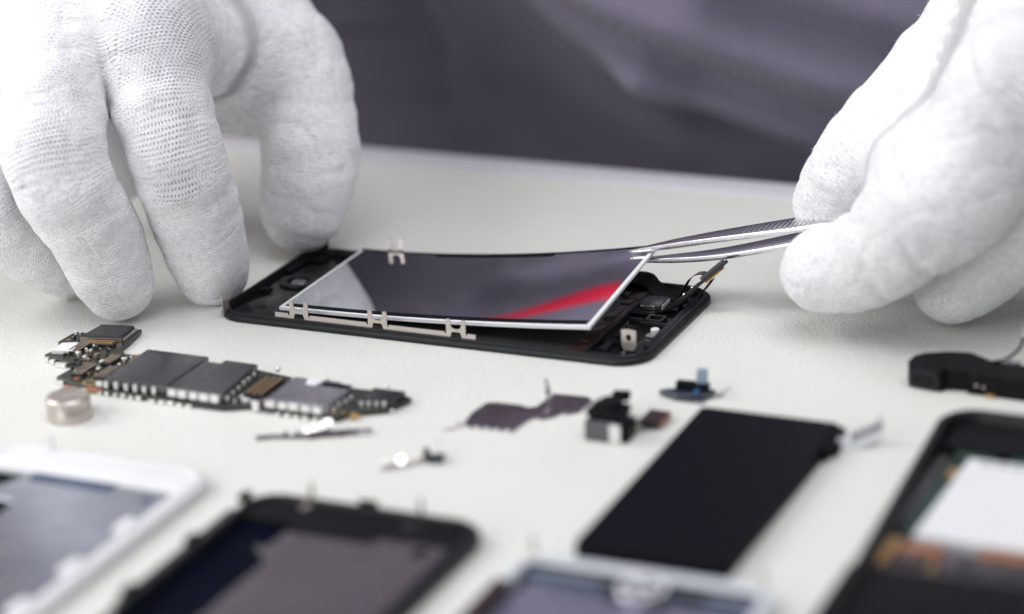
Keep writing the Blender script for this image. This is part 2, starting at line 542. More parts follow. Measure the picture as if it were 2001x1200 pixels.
def mesh_object(name, V, Q, m, parent, uv=None, attr=None, label=None):
    o0 = np.array(ORIG[parent.name])
    me = bpy.data.meshes.new(name)
    me.vertices.add(len(V)); me.vertices.foreach_set('co', ((V - o0) * S).astype(np.float32).ravel())
    me.loops.add(Q.size); me.loops.foreach_set('vertex_index', Q.astype(np.int32).ravel())
    me.polygons.add(len(Q))
    me.polygons.foreach_set('loop_start', np.arange(0, Q.size, 4, dtype=np.int32))
    me.polygons.foreach_set('loop_total', np.full(len(Q), 4, np.int32))
    me.update(calc_edges=True)
    me.polygons.foreach_set('use_smooth', np.ones(len(Q), bool))
    if uv is not None:
        l = me.uv_layers.new(name='knit'); l.data.foreach_set('uv', uv.astype(np.float32).ravel())
    if attr is not None:
        for k, a in attr.items():
            at = me.attributes.new(k, 'FLOAT', 'POINT'); at.data.foreach_set('value', a.astype(np.float32))
    me.validate(); me.materials.append(m)
    o = bpy.data.objects.new(name, me); COL.objects.link(o); o.parent = parent
    ORIG[o.name] = tuple(o0)
    if label: o['label'] = label
    return o

def spline_r(P, n):
    P = [np.array(p, float) for p in P]; Q = [P[0] * 2 - P[1]] + P + [P[-1] * 2 - P[-2]]; out = []
    for i in range(1, len(Q) - 2):
        for k in range(n):
            t = k / n; a, b, c, d = Q[i - 1], Q[i], Q[i + 1], Q[i + 2]
            out.append(.5 * ((2 * b) + (c - a) * t + (2 * a - 5 * b + 4 * c - d) * t * t + (3 * b - a - 3 * c + d) * t ** 3))
    out.append(P[-1]); return out

def hand(chains, palm, folds, thin_spots, step=.8, kf=7., seam=(0, 1, -.2)):
    """chains: fingers as lists of (point, radius); palm: list of cones (a, b, ra, rb)"""
    fingers = []
    for c in chains:                         # rounded bends: sample a smooth curve through the joints
        pr = spline_r([tuple(p) + (r,) for p, r in c], 3)
        fingers.append([(np.array(q[:3]), q[3] - .35) for q in pr])
    def raw(P):
        d = None
        for a, b, ra, rb in palm:
            q, _ = cone_sdf(P, a, b, ra, rb)
            d = q if d is None else smin(d, q, 11.)
        res = d
        for c in fingers:
            fd = None
            for (a, ra), (b, rb) in zip(c[:-1], c[1:]):
                q, _ = cone_sdf(P, a, b, ra, rb)
                fd = q if fd is None else smin(fd, q, 1.5)
            res = np.minimum(res, smin(fd, d, kf)) if True else res
        return res
    def F(P):
        f = raw(P)
        f = f - .45 * vnoise(P, 1 / 11., 3) - .22 * vnoise(P, 1 / 4.2, 4)
        q_ = P + 2.0 * vnoise(P, 1 / 6., 5)[..., None]          # slack-cloth wrinkles
        f = f + .38 * (1 - np.abs(vnoise(q_ * np.array([1, 1, 1.9], np.float32), 1 / 12., 6))) ** 7
        f = f + .20 * (1 - np.abs(vnoise(q_ * np.array([1.3, 1, 1.3], np.float32), 1 / 6., 7))) ** 6
        for p, n_, w, amp, spread in folds:      # cloth creases: short valleys
            p = np.array(p, np.float32); n_ = np.array(n_, np.float32); n_ /= np.linalg.norm(n_)
            q = P - p; dd = (q * q).sum(-1)
            f = f + amp * np.exp(-((q @ n_) / w) ** 2) * np.exp(-dd / spread ** 2)
        return f
    allp = np.array([p for c in fingers for p, r in c] + [x for a, b, _, _ in palm for x in (a, b)])
    rm = max([r for c in fingers for p, r in c] + [max(ra, rb) for _, _, ra, rb in palm])
    lo = allp.min(0) - rm - 3; hi = allp.max(0) + rm + 3
    V, Q = surface_nets(raw, lo, hi, step)
    V = project(F, V, 4)
    # knit coordinates from the nearest bone
    segs = []
    for c in fingers:
        s0 = 0
        for (a, ra), (b, rb) in zip(c[:-1], c[1:]):
            segs.append((a, b, ra, rb, s0)); s0 += np.linalg.norm(b - a)
    for a, b, ra, rb in palm[:5]: segs.append((np.array(a, float), np.array(b, float), ra, rb, 86.))
    ds = []
    P32 = V.astype(np.float32); sm = np.array(seam, float)
    for a, b, ra, rb, s0 in segs: ds.append(cone_sdf(P32, a, b, ra, rb)[0])
    dmin = np.min(ds, 0)
    Wt = np.zeros(len(V)); W = np.zeros(len(V)); CX = np.zeros(len(V)); SX = np.zeros(len(V))
    for (a, b, ra, rb, s0), d in zip(segs, ds):
        L = np.linalg.norm(b - a); t_ = (b - a) / L
        x = sm - t_ * (sm @ t_); x /= np.linalg.norm(x); y = np.cross(t_, x)
        q = V - a
        rr = np.sqrt((q @ x) ** 2 + (q @ y) ** 2) + 1e-6
        wt = np.exp(-(d - dmin) / 2.2)
        Wt += wt; W += wt * (s0 + np.clip(q @ t_, -14, L + 14)); CX += wt * (q @ x) / rr; SX += wt * (q @ y) / rr
    W /= Wt
    ANG = np.arctan2(SX, CX); ANG = np.where(ANG < 0, ANG + 2 * np.pi, ANG)
    RU = 12.
    A = ANG[Q]; far = (A.max(1) - A.min(1)) > np.pi
    A = np.where(far[:, None] & (A < np.pi), A + 2 * np.pi, A)
    uv = np.stack([A * RU, W[Q]], -1)
    thin = np.zeros(len(V))
    for p, r in thin_spots:
        dd = np.linalg.norm(V - np.array(p), axis=1)
        thin = np.maximum(thin, np.clip(1.25 - dd / r, 0, 1))
    return V, Q, uv, {'thin': thin}

G = ground
# ------------------------------------------------------------------ the technician
person = thing('person', 'person in grey-violet shirt and white knitted gloves, holding tweezers and steadying a black phone front', 'person', (60, 330, 0))

def arr(p): return np.array(p, float)
# the hand that steadies the phone frame
IT = arr(G(413, 532, 8.0)); ID = arr(G(386, 430, 25)); IP = arr(G(338, 285, 48)); IM = arr(G(286, 90, 70))
MT = arr(G(229, 558, 10)); MD = arr(G(185, 455, 26)); MP = arr(G(104, 300, 50)); MM = arr(G(116, 72, 72))
RT = arr(G(128, 522, 9.5)); RD = arr(G(30, 460, 22)); RP = arr(G(-50, 350, 40)); RM = arr(G(62, 125, 62))
LT = arr(G(232, 345, 17)); LD = arr(G(190, 255, 34)); LP = arr(G(110, 170, 48)); LM = arr(G(104, 55, 56))
TT = arr(G(590, 412, 13)); TI = arr(G(606, 285, 31)); TMc = arr(G(560, 120, 52)); TC = arr(G(420, -30, 70))
WR = arr(G(250, -330, 100))
chains = [
    [(IT, 10.4), (ID, 12.2), (IP, 13.3), (IM, 14.6)],
    [(MT, 10.2), (MD, 12.4), (MP, 14.0), (MM, 14.6)],
    [(RT, 8.6), (RD, 10.6), (RP, 12), (RM, 13.5)],
    [(LT, 8.5), (LD, 10), (LP, 11.5), (LM, 12.5)],
    [(TT, 12.2), (TI, 14.2), (TMc, 15.4), (TC, 16.5)],
]
ELB = arr((-235, 185, 45)); ELB2 = arr((400, 200, 40))
palm = [(IM, WR, 15, 24), (MM, WR, 15, 25), (RM, WR, 14, 24), (LM, WR, 13, 22), (TC, WR, 17, 22),
        (arr(G(400, 90, 60)), TC, 13, 15), (IM, TMc, 11, 13), (arr(G(400, 60, 62)), arr(G(390, 130, 52)), 14, 13),
        (WR, WR + (ELB - WR) * .42, 24, 29), (arr(G(400, 60, 62)), arr(G(450, 178, 44)), 13, 12.5), (IM, MM, 14, 14), (MM, RM, 14, 13.5), (RM, LM, 13, 12), (arr(G(300, 120, 56)), arr(G(120, 60, 58)), 12, 12)]
folds = [
    (G(470, 110, 60), (1, .3, .9), 4, .4, 12), (G(430, 60, 66), (1, .1, -.4), 4, .3, 12),
    (G(210, 130, 64), (1, 0, .1), 3.0, 2.2, 16), (G(590, 450, 8), (.3, .2, 1), 1.0, .6, 12),
    (G(470, 200, 50), (1, -.5, .4), 2.4, 1.4, 15), (G(330, 40, 70), (.2, 0, 1), 2.2, .7, 14),
    (G(130, 240, 56), (.3, 0, 1), 1.4, .6, 12), (G(140, 330, 44), (.2, 0, 1), 1.2, .5, 11),
    (G(350, 250, 52), (.2, 0, 1), 1.3, .6, 12), (G(360, 330, 40), (.15, 0, 1), 1.1, .5, 11),
    (G(60, 500, 14), (1, 0, 1), 1.4, .6, 14), (G(640, 200, 44), (0, .2, 1), 2.0, .7, 14),
    (G(620, 330, 27), (.1, 0, 1), 1.4, .4, 12),
]
thin = [(G(80, 260, 60) , 18), (G(100, 360, 44), 11), (G(330, 250, 56), 17), (G(355, 350, 42), 11), (G(320, 60, 78), 26), (G(120, 60, 84), 26),
        (G(650, 130, 60), 13), (G(660, 220, 46), 9), (G(10, 380, 36), 9)]
V, Q, uv, at = hand(chains, palm, folds, thin)
GL = []
go = mesh_object('glove', V, Q, M['glove'], person, uv, at, 'white knitted glove with spread fingers pressing on the end of the phone front')
GL.append((V, Q, go))

# the hand that holds the tweezers
TT2 = arr(G(1622, 395, 27)); TI2 = arr(G(1695, 300, 42)); TM2 = arr(G(1850, 130, 62)); TC2 = arr(G(1985, -40, 78))
IT2 = arr(G(1608, 530, 17)); ID2 = arr(G(1700, 505, 22)); IP2 = arr(G(1838, 385, 42)); IM2 = arr(G(1990, 190, 66))
MT2 = arr(G(1858, 560, 10.5)); MD2 = arr(G(1925, 505, 19)); MP2 = arr(G(2010, 380, 38)); MM2 = arr(G(2110, 190, 60))
RT2 = arr(G(2075, 520, 14)); RD2 = arr(G(2125, 470, 22)); RP2 = arr(G(2180, 400, 34)); RM2 = arr(G(2230, 220, 56))
LT2 = arr(G(2110, 520, 9)); LD2 = arr(G(2190, 470, 18)); LP2 = arr(G(2280, 390, 30)); LM2 = arr(G(2330, 240, 50))
WR2 = arr(G(2190, -330, 104))
chains2 = [
    [(TT2, 10.5), (TI2, 12.6), (TM2, 13.5), (TC2, 16)],
    [(IT2, 11.2), (ID2, 12.6), (IP2, 14.6), (IM2, 15.5)],
    [(MT2, 10.0), (MD2, 12), (MP2, 14.5), (MM2, 15)],
    [(RT2, 9.5), (RD2, 11.5), (RP2, 13), (RM2, 14)],
    [(LT2, 8.5), (LD2, 10), (LP2, 11.5), (LM2, 12.5)],
]
palm2 = [(IM2, WR2, 16, 24), (MM2, WR2, 15, 25), (RM2, WR2, 14, 24), (LM2, WR2, 13, 22), (TC2, WR2, 17, 22),
         (WR2, WR2 + (ELB2 - WR2) * .3, 24, 29), (IM2, MM2, 15, 14), (MM2, RM2, 14, 13), (RM2, LM2, 13, 12), (TM2, IP2, 10, 11.5), (arr(G(1740, 290, 46)), IP2, 8.5, 11.5), (IP2, MP2, 10, 11), (arr(G(1900, 170, 58)), arr(G(1980, 60, 68)), 13, 15)]
folds2 = [
    (G(1900, 170, 72), (1, 0, .75), 2.6, 2.6, 20), (G(1760, 330, 50), (.8, 0, 1), 2.0, 1.2, 14), (G(1670, 420, 34), (.5, 0, 1), 1.6, 1.0, 10),
    (G(1815, 60, 72), (.6, 0, 1), 2.4, 1.6, 11), (G(1700, 250, 48), (.9, 0, -.6), 1.6, .5, 10), (G(1720, 520, 22), (1, 0, .2), 1.6, .7, 12),
    (G(1800, 480, 30), (1, 0, .4), 1.6, .8, 13), (G(1930, 330, 58), (1, 0, .5), 2.4, 1.0, 18), (G(1960, 220, 70), (1, 0, .3), 2.6, .9, 18),
    (G(1850, 300, 52), (1, 0, .8), 2.0, .7, 14),
]
thin2 = [(G(1940, 300, 66), 20), (G(1990, 180, 74), 24), (G(1760, 500, 34), 10), (G(1860, 420, 50), 12)]
V, Q, uv, at = hand(chains2, palm2, folds2, thin2)
go = mesh_object('glove', V, Q, M['glove'], person, uv, at, 'white knitted glove curled round the steel tweezers')
GL.append((V, Q, go))

# stray fibres standing off the knit
for V_, Q_, gl in GL:
    mb = MB(); idx = RNG.randint(0, len(Q_), 5200)
    for i in idx:
        a, b_, c__, d__ = V_[Q_[i]]
        n_ = np.cross(b_ - a, c__ - a); l_ = np.linalg.norm(n_)
        if l_ < 1e-6: continue
        n_ /= l_
        r1 = RNG.normal(size=3); r1 -= n_ * (r1 @ n_); r1 /= np.linalg.norm(r1) + 1e-9; r2 = np.cross(n_, r1) * .035
        L = .35 + 1.1 * RNG.rand() ** 3; h = .25 + .5 * RNG.rand()
        p0 = a - n_ * .05; p1 = a + (r1 * .5 + n_ * h) * L * .6; p2 = a + (r1 * 1.1 + n_ * h * 1.1) * L
        mb.add([p0 - r2, p0 + r2, p1 + r2, p1 - r2, p2], [(0, 1, 2, 3), (3, 2, 4)])
    o = bpy.data.meshes.new('fibres'); o.from_pydata([((x - ORIG[gl.name][0]) * S, (y - ORIG[gl.name][1]) * S, (z - ORIG[gl.name][2]) * S) for x, y, z in mb.v], [], mb.f)
    o.materials.append(M['fibre']); q = bpy.data.objects.new('fibres', o); COL.objects.link(q); q.parent = gl; q['kind'] = 'stuff'
    ORIG[q.name] = ORIG[gl.name]

# shirt: torso, upper arms and rolled sleeves as one cloth surface with diagonal folds
EL = arr((-235, 185, 45)); ER = arr((400, 200, 40))
SHL = arr((-140, 320, 400)); SHR = arr((265, 330, 420))
FOLDS = [  # (u0,z0)-(u1,z1) line, width, height
    ((-14, 60), (60, 25), 12, 11), ((60, 25), (150, -6), 11, 10.5), ((30, 58), (140, 26), 8, 11), ((90, 66), (220, 30), 9, 12), ((20, 52), (130, 10), 5, -6), ((-25, 78), (34, 68), 6.5, -9), ((70, 6), (120, -12), 8, -6),
    ((-90, 40), (-10, 12), 12, 3.5), ((-60, 20), (60, -4), 9, 3.0), ((120, 110), (220, 76), 14, 8),
    ((-60, 120), (80, 60), 15, 7), ((-70, 190), (110, 90), 20, 9), ((0, 230), (170, 130), 18, 8), ((-110, 250), (30, 180), 16, 7),
    ((60, 300), (200, 200), 22, 9), ((-120, 330), (60, 260), 20, 8),
]
def shirt_f(P):
    z = P[..., 2]; u = P[..., 0] - 62; v = P[..., 1] - 330
    zz = np.clip((z - 20) / 400, -1, 1)
    a = 222 + 18 * zz; b = 152 - 6 * zz - 14 * np.exp(-((z + 25) / 42) ** 2)
    k = np.sqrt((u / a) ** 2 + (v / b) ** 2)
    d = (k - 1) * b
    top = z - 470 + .0016 * (u * u)
    d = smin(d, d, 1); d = -smin(-d, -top, 60)
    d = np.maximum(d, -160 - z)
    for s_, e_ in ((SHL, EL), (SHR, ER)):
        q, _ = cone_sdf(P, s_, e_, 62, 50); d = smin(d, q, 40)
    q, _ = cone_sdf(P, EL, EL + (WR - EL) * .5, 50, 38); d = smin(d, q, 12)
    q, _ = cone_sdf(P, ER, ER + (WR2 - ER) * .5, 50, 38); d = smin(d, q, 12)
    front = P[..., 1] < 330
    disp = 0
    for (p, q, w, h) in FOLDS:
        p = np.array(p, np.float32); q = np.array(q, np.float32); ab = q - p
        ap0 = P[..., 0] - p[0]; ap1 = P[..., 2] - p[1]
        L = float(ab @ ab); t_ = (ap0 * ab[0] + ap1 * ab[1]) / L
        tc = np.clip(t_, 0, 1)
        dx = ap0 - tc * ab[0]; dz = ap1 - tc * ab[1]
        disp = disp + h * np.exp(-(dx * dx + dz * dz) / (w * w))
    # upper front overhangs and left side recedes, shaped in to shade the cloth
    line = np.where(P[..., 0] < 60, 22 - (P[..., 0] - 60) * .50, 22 - (P[..., 0] - 60) * .31)
    disp = disp - 40 / (1 + np.exp((P[..., 0] - 5) / 20.)) / (1 + np.exp((P[..., 2] - 100) / 22.))
    disp = disp + 24 / (1 + np.exp(-(P[..., 2] - line) / 6.)) - 12
    disp = disp + 3 * vnoise(P, 1 / 60., 9)
    return d - np.where(front, disp, 0)
V, Q = surface_nets(shirt_f, arr((-330, 150, -165)), arr((480, 500, 490)), 4.0, 2.5)
V = project(shirt_f, V, 2, 1.)
mesh_object('shirt', V, Q, M['shirt'], person)

def shirt_v(u, z):
    v = np.arange(60, 330, .5, dtype=np.float32); P = np.stack([np.full_like(v, u), v, np.full_like(v, z)], -1)
    k = np.argmax(shirt_f(P) < 0); return float(v[k])
mb = MB(); vs = []; path = spline([(-34, 0, 94), (-14, 0, 90), (8, 0, 84), (24, 0, 81.5), (33, 0, 84), (38, 0, 92)], 6)
wd = np.interp(range(len(path)), [0, 6, 12, 18, 24, 30], [.4, 1.2, 2.9, 3.8, 3.8, 3.0])
for ki, ((u, _, z), w_) in enumerate(zip(path, wd)):
    row = []
    tx, tz = (path[min(ki + 1, len(path) - 1)][0] - path[max(ki - 1, 0)][0]), (path[min(ki + 1, len(path) - 1)][2] - path[max(ki - 1, 0)][2])
    tl = math.hypot(tx, tz); nx, nz = -tz / tl, tx / tl
    for q in (-1, -.33, .33, 1): row.append((u + nx * q * w_, shirt_v(u + nx * q * w_, z + nz * q * w_) - .9, z + nz * q * w_))
    row += [(a_, b__ + 1.4, c_) for a_, b__, c_ in row[::-1]]
    vs += row
fs = [(8 * i + q, 8 * (i + 1) + q, 8 * (i + 1) + (q + 1) % 8, 8 * i + (q + 1) % 8) for i in range(len(path) - 1) for q in range(8)]
mb.add(vs, fs).build('red_strap', M['red_cloth'], person, smooth=True)

# body: both forearms, upper arms and chest as one skin surface inside the clothes
def body_f(P):
    d, _ = cone_sdf(P, (60, 335, -120), (60, 335, 400), 100, 110)
    for s_, e_, w_ in ((SHL, EL, WR), (SHR, ER, WR2)):
        q, _ = cone_sdf(P, s_, e_, 48, 40); d = smin(d, q, 30)
        q, _ = cone_sdf(P, e_, w_, 42, 27); d = smin(d, q, 10)
    q, _ = cone_sdf(P, (60, 330, 400), (60, 320, 500), 55, 52); d = smin(d, q, 30)
    return d
V, Q = surface_nets(body_f, arr((-310, 20, -230)), arr((460, 460, 560)), 6.0)
V = project(body_f, V, 2, 1.)
mesh_object('body', V, Q, M['skin'], person)

# ------------------------------------------------------------------ phone front assembly, face down
ph = thing('screen_assembly', 'black phone front lying face down beside the gloved fingers, screen panel half lifted out', 'phone part', (0, 0, 0))
out = rrect(0, 123.8, 0, 58.6, 9.2, 12)
rim = MB().sweep(out, [(.5, 0), (.05, .35), (0, .9), (.12, 1.45), (.5, 1.75), (1.1, 1.8), (1.2, 2.3), (1.9, 2.35), (2.1, 1.9), (2.2, .55), (2.2, 0)])
rim.build('rim', M['black_plastic'], ph, smooth=True)
MB().prism(inset(out, 2.1), .05, .75).build('glass', M['black_glass'], ph)
MB().box(16.4, 101.3, 3.4, 55.2, .752, 1.0).build('lens_window', M['grey_glass'], ph, bev=.08)
MB().box(2.6, 16, 3.2, 21.0, .752, .95).build('front_shield', M['black_glass'], ph, bev=.06)
# end with the earpiece opening
ep = MB().ring([(x, y) for x, y in rrect(5.0, 15.6, 26.6, 36.6, 4.6, 6)], rrect(7.2, 13.4, 28.6, 34.6, 2.6, 6), .752, 1.5).build('earpiece_ring', M['black_plastic'], ph, bev=.12)
MB().prism(rrect(8.3, 12.5, 29.9, 33.5, 1.2, 6), .752, 1.15, .15).build('camera_window', M['shield_light'], ph)
g = MB(); g.box(2.6, 4.6, 38, 52, .75, 1.6); g.box(4.7, 9, 48.4, 54.5, .75, 1.5); g.box(3, 6, 22.5, 25, .75, 1.3); g.build('foam_gasket', M['soft_black'], ph, bev=.15)
# chip ribbon across the other end
MB().box(101.4, 106.0, 3.2, 55.6, .752, 1.25).build('driver_ribbon', M['ribbon_brown'], ph, bev=.08)
for y0, y1 in ((12, 24), (28, 36), (41, 46)):
    MB().box(102.0, 104.6, y0, y1, 1.252, 1.5).build('driver_chip', M['ribbon_brown'], ph, bev=.06)
m_ = MB()
m_.box(106.4, 107.2, 3.2, 55, .75, 1.9); m_.box(107.4, 121, 3.4, 5, .75, 1.6); m_.box(112, 121.2, 28.5, 29.3, .75, 1.7)
m_.box(109, 111, 8, 14, .75, 1.5); m_.box(119.6, 121.2, 12, 50, .75, 1.8); m_.box(108.4, 112.4, 30.2, 31, .75, 1.8)
m_.ring(rrect(112.4, 117.4, 30.6, 35.2, .5, 2), rrect(113.3, 116.5, 31.5, 34.3, .3, 2), .75, 1.6)
m_.build('inner_ribs', M['black_plastic'], ph, bev=.1)
fb = MB()
for k in range(16):
    x = 107.8 + RNG.rand() * 5.4; y = 12.5 + RNG.rand() * 8; s = .4 + RNG.rand() * .8
    fb.box(x, x + s, y, y + s * 1.2, .8, 1.6 + RNG.rand() * 2.0, RNG.rand())
fb.box(108, 113, 13, 19.5, .75, 1.7)
fb.build('button_bracket', M['soft_black'], ph, bev=.15)
MB().cyl(118.0, 24.2, .75, 1.9, 1.15, 20, .15).build('contact_pad', M['label_white'], ph)
MB().box(117.0, 119.4, 20.0, 21.6, 1.2, 1.5).build('contact_strip', M['nickel'], ph)
def clip(x, y, prongs=True):
    """forked metal clip standing on the rim, in the plane facing the long side"""
    a = [(-3.2, 0), (-1.7, 0), (-1.2, 1.7), (1.2, 1.7), (1.7, 0), (3.2, 0), (3.2, .9), (2.75, 1.3), (2.75, 5.0), (2.5, 5.25), (1.75, 5.25), (1.5, 5.0), (1.5, 3.5), (1.2, 2.9), (.6, 2.55), (0, 2.5), (-.6, 2.55), (-1.2, 2.9), (-1.5, 3.5), (-1.5, 5.0), (-1.75, 5.3), (-2.5, 5.3), (-2.75, 5.0), (-2.75, 1.3), (-3.2, .9)]
    return [(x + p, q) for p, q in a], y
rail = MB()
for x in (26.3, 49.4, 71.9):
    pts, y = clip(x, 1.9)
    # plane u-z; split into convex-ish columns so the fork is real
    for seg_ in (
        [(-3.2, 0), (-1.7, 0), (-1.2, 1.7), (-1.2, 2.9), (-1.5, 3.5), (-1.5, 5.0), (-1.75, 5.3), (-2.5, 5.3), (-2.75, 5.0), (-2.75, 1.3), (-3.2, .9)],
        [(1.7, 0), (3.2, 0), (3.2, .9), (2.75, 1.3), (2.75, 5.0), (2.5, 5.25), (1.75, 5.25), (1.5, 5.0), (1.5, 3.5), (1.2, 2.9), (1.2, 1.7)],
        [(-1.2, 1.7), (1.2, 1.7), (1.2, 2.9), (.6, 2.55), (0, 2.5), (-.6, 2.55), (-1.2, 2.9)]):
        rail.plate(seg_, (x, 1.75, 2.15), (1, 0, 0), (0, 0, .97), .28)
for a, b in ((19.2, 23.1), (29.5, 46.2), (52.6, 68.7), (75.1, 77.4)):
    rail.plate([(a, .15), (b, .15), (b, 1.5), (a, 1.5)], (0, 1.75, 2.15), (1, 0, 0), (0, 0, 1), .28)
rail.build('clip_rail', M['nickel'], ph, label='long nickel strip with three forked clips on the near side')
MB().box(16, 76, 1.2, 1.6, 1.0, 2.1).build('rail_seat', M['black_plastic'], ph)
# matching forked clip on the far side
rail = MB(); x = 26
for seg_ in (
    [(-3.2, 0), (-1.7, 0), (-1.2, 1.7), (-1.2, 2.9), (-1.5, 3.5), (-1.5, 5.0), (-1.75, 5.3), (-2.5, 5.3), (-2.75, 5.0), (-2.75, 1.3), (-3.2, .9)],
    [(1.7, 0), (3.2, 0), (3.2, .9), (2.75, 1.3), (2.75, 5.0), (2.5, 5.25), (1.75, 5.25), (1.5, 5.0), (1.5, 3.5), (1.2, 2.9), (1.2, 1.7)],
    [(-1.2, 1.7), (1.2, 1.7), (1.2, 2.9), (.6, 2.55), (0, 2.5), (-.6, 2.55), (-1.2, 2.9)]):
    rail.plate(seg_, (27.6, 57.7, 2.0), (.85, 0, 0), (0, 0, .95), .28)
rail.build('far_clip', M['nickel'], ph, label='single forked nickel clip behind the far edge of the panel')
c_ = MB(); c_.strip([(3.6, 3.0, .9), (3.5, 3.0, 2.5), (3.4, 3.0, 4.8), (3.0, 3.0, 6.0), (2.3, 3.0, 6.8)], [(.25, 1.1, 0), (.25, 1.2, 0), (.25, 1.1, 0), (.2, .8, 0), (.2, .5, 0)], .28)
c_.build('corner_clip', M['nickel'], ph, label='small bent metal tab under the index fingertip')
c_ = MB(); c_.plate([(0, 0), (3.6, 0), (3.6, 5.4), (0, 5.4)], (2.4, 57.2, 2.6), (1, 0, 0), (0, 0, 1), .3)
c_.build('corner_clip', M['nickel'], ph, label='small metal tab under the thumb')
MB().box(1.9, 6.5, 56.2, 57.7, 1.8, 4.2).build('clip_seat', M['soft_black'], ph, bev=.3)
# screw tab with a hole
def holed_tab(o, w, h, hx, hz, hr, hole_seg=12):
    mb = MB(); outer = []; inner = []
    for k in range(hole_seg):
        a = 2 * math.pi * (k + .5) / hole_seg
        dx, dz = math.cos(a), math.sin(a)
        s = min((w / 2) / abs(dx) if abs(dx) > 1e-6 else 9e9, ((h - hz) if dz > 0 else hz) / abs(dz) if abs(dz) > 1e-6 else 9e9)
        outer.append((hx + dx * s, hz + dz * s)); inner.append((hx + dx * hr * .75, hz + dz * hr))
    n = hole_seg
    vs = []
    for y in (-.16, .16):
        vs += [(o[0] + a, o[1] + y, o[2] + b) for a, b in outer] + [(o[0] + a, o[1] + y, o[2] + b) for a, b in inner]
    fs = []
    for i in range(n):
        j = (i + 1) % n
        fs += [(i, j, n + j, n + i), (2 * n + i, 3 * n + i, 3 * n + j, 2 * n + j), (i, 2 * n + i, 2 * n + j, j), (n + i, n + j, 3 * n + j, 3 * n + i)]
    return mb.add(vs, fs)
tb = holed_tab((117.3, 7.4, 1.2), 3.9, 6.4, 0, 4.2, .95)
tb.add(*[([(115.3, 7.24, .9), (116.4, 7.24, .9), (116.4, 7.24, 1.3), (115.3, 7.24, 1.3), (115.3, 7.56, .9), (116.4, 7.56, .9), (116.4, 7.56, 1.3), (115.3, 7.56, 1.3)]), [(0, 1, 2, 3), (7, 6, 5, 4), (0, 4, 5, 1), (1, 5, 6, 2), (2, 6, 7, 3), (3, 7, 4, 0)]])
tb.build('screw_tab', M['nickel'], ph, label='upright nickel tab with a screw hole')
MB().box(116.5, 119.0, 6.7, 7.9, .8, 2.2).build('tab_foot', M['black_plastic'], ph, bev=.2)
# button cable: curled strip, connector block and upright board
cb = MB()
cb.strip(spline([(97, 54.6, 2.2), (100.3, 54.3, 3.8), (105, 53.6, 3.9), (108.0, 51.6, 2.6), (111.6, 49.8, 1.6), (116, 51.6, 1.7)], 6), (.3, 2.6, .9), .7)
cb.build('edge_cable', M['soft_black'], ph)
cb = MB(); cb.strip(spline([(107, 36.5, 1.4), (112, 37.5, 1.4), (116, 41.5, 1.9), (119, 44.5, 3.6), (122, 46, 6.5)], 6), (-.6, 2.3, 0), .5)
cb.build('button_cable', M['soft_black'], ph)
MB().box(108.6, 114.4, 37.6, 44.6, 1.7, 3.3).build('connector_block', M['shield'], ph, bev=.25)
MB().box(108.9, 113.0, 37.2, 37.55, 1.8, 2.9).build('connector_block_front', M['bright_steel'], ph, bev=.08)
k_ = MB()
for q in range(5): k_.box(114.45, 114.8, 38.4 + q * 1.25, 39.2 + q * 1.25, 1.8, 2.9)
k_.build('connector_pins', M['solder'], ph)
o3 = Vector((116.6, 44.6, 2.0)); ex = (Vector((129.4, 47.4, 13.6)) - o3).normalized(); ey = Vector((-.1, .95, -.1)).normalized()
bd = MB(); bd.plate([(0, -1.2), (9, -1.6), (9.2, -2.6), (17.3, -2.6), (17.3, 2.2), (9.2, 2.2), (9, 1.3), (0, 1.0)], o3, ex, ey, .95)
bd.build('upright_flex_board', M['chip'], ph)
bd = MB(); bd.plate([(9.8, -2.2), (16.8, -2.2), (16.8, 1.8), (9.8, 1.8)], o3 + ex.cross(ey).normalized() * .75, ex, ey, .8)
bd.build('upright_connector', M['shield'], ph)
bd = MB(); bd.plate([(10.2, -2.0), (15.6, -2.0), (15.6, 1.6), (10.2, 1.6)], o3 - ex.cross(ey).normalized() * .65, ex, ey, .7)
bd.build('gold_contacts', M['amber'], ph, label='amber strip on the upright cable end')
bd = MB()
for q in range(3):
    p_ = o3 + ex * (3.2 + q * 2.9) + ex.cross(ey).normalized() * .4 + ey * -1.0
    bd.ball(p_.x, p_.y, p_.z, .42, 10)
bd.build('solder_point', M['solder'], ph, smooth=True)
bd = MB(); bd.strip(spline([(125.4, 46.5, 9.4), (122.6, 47.3, 9.9), (119.6, 47.8, 8.2), (117.2, 48.3, 4.5), (115.6, 48.6, 1.4)], 6), (.3, .9, .2), .16)
bd.build('loose_flex_tail', M['ribbon_brown'], ph)
bd = MB(); bd.strip(spline([(126.2, 45.8, 9.0), (124.2, 45.6, 6.2), (121.2, 44.4, 3.2), (117.6, 43, 1.7)], 6), (.3, .8, .1), .18)
bd.build('loose_flex_tail', M['soft_black'], ph)

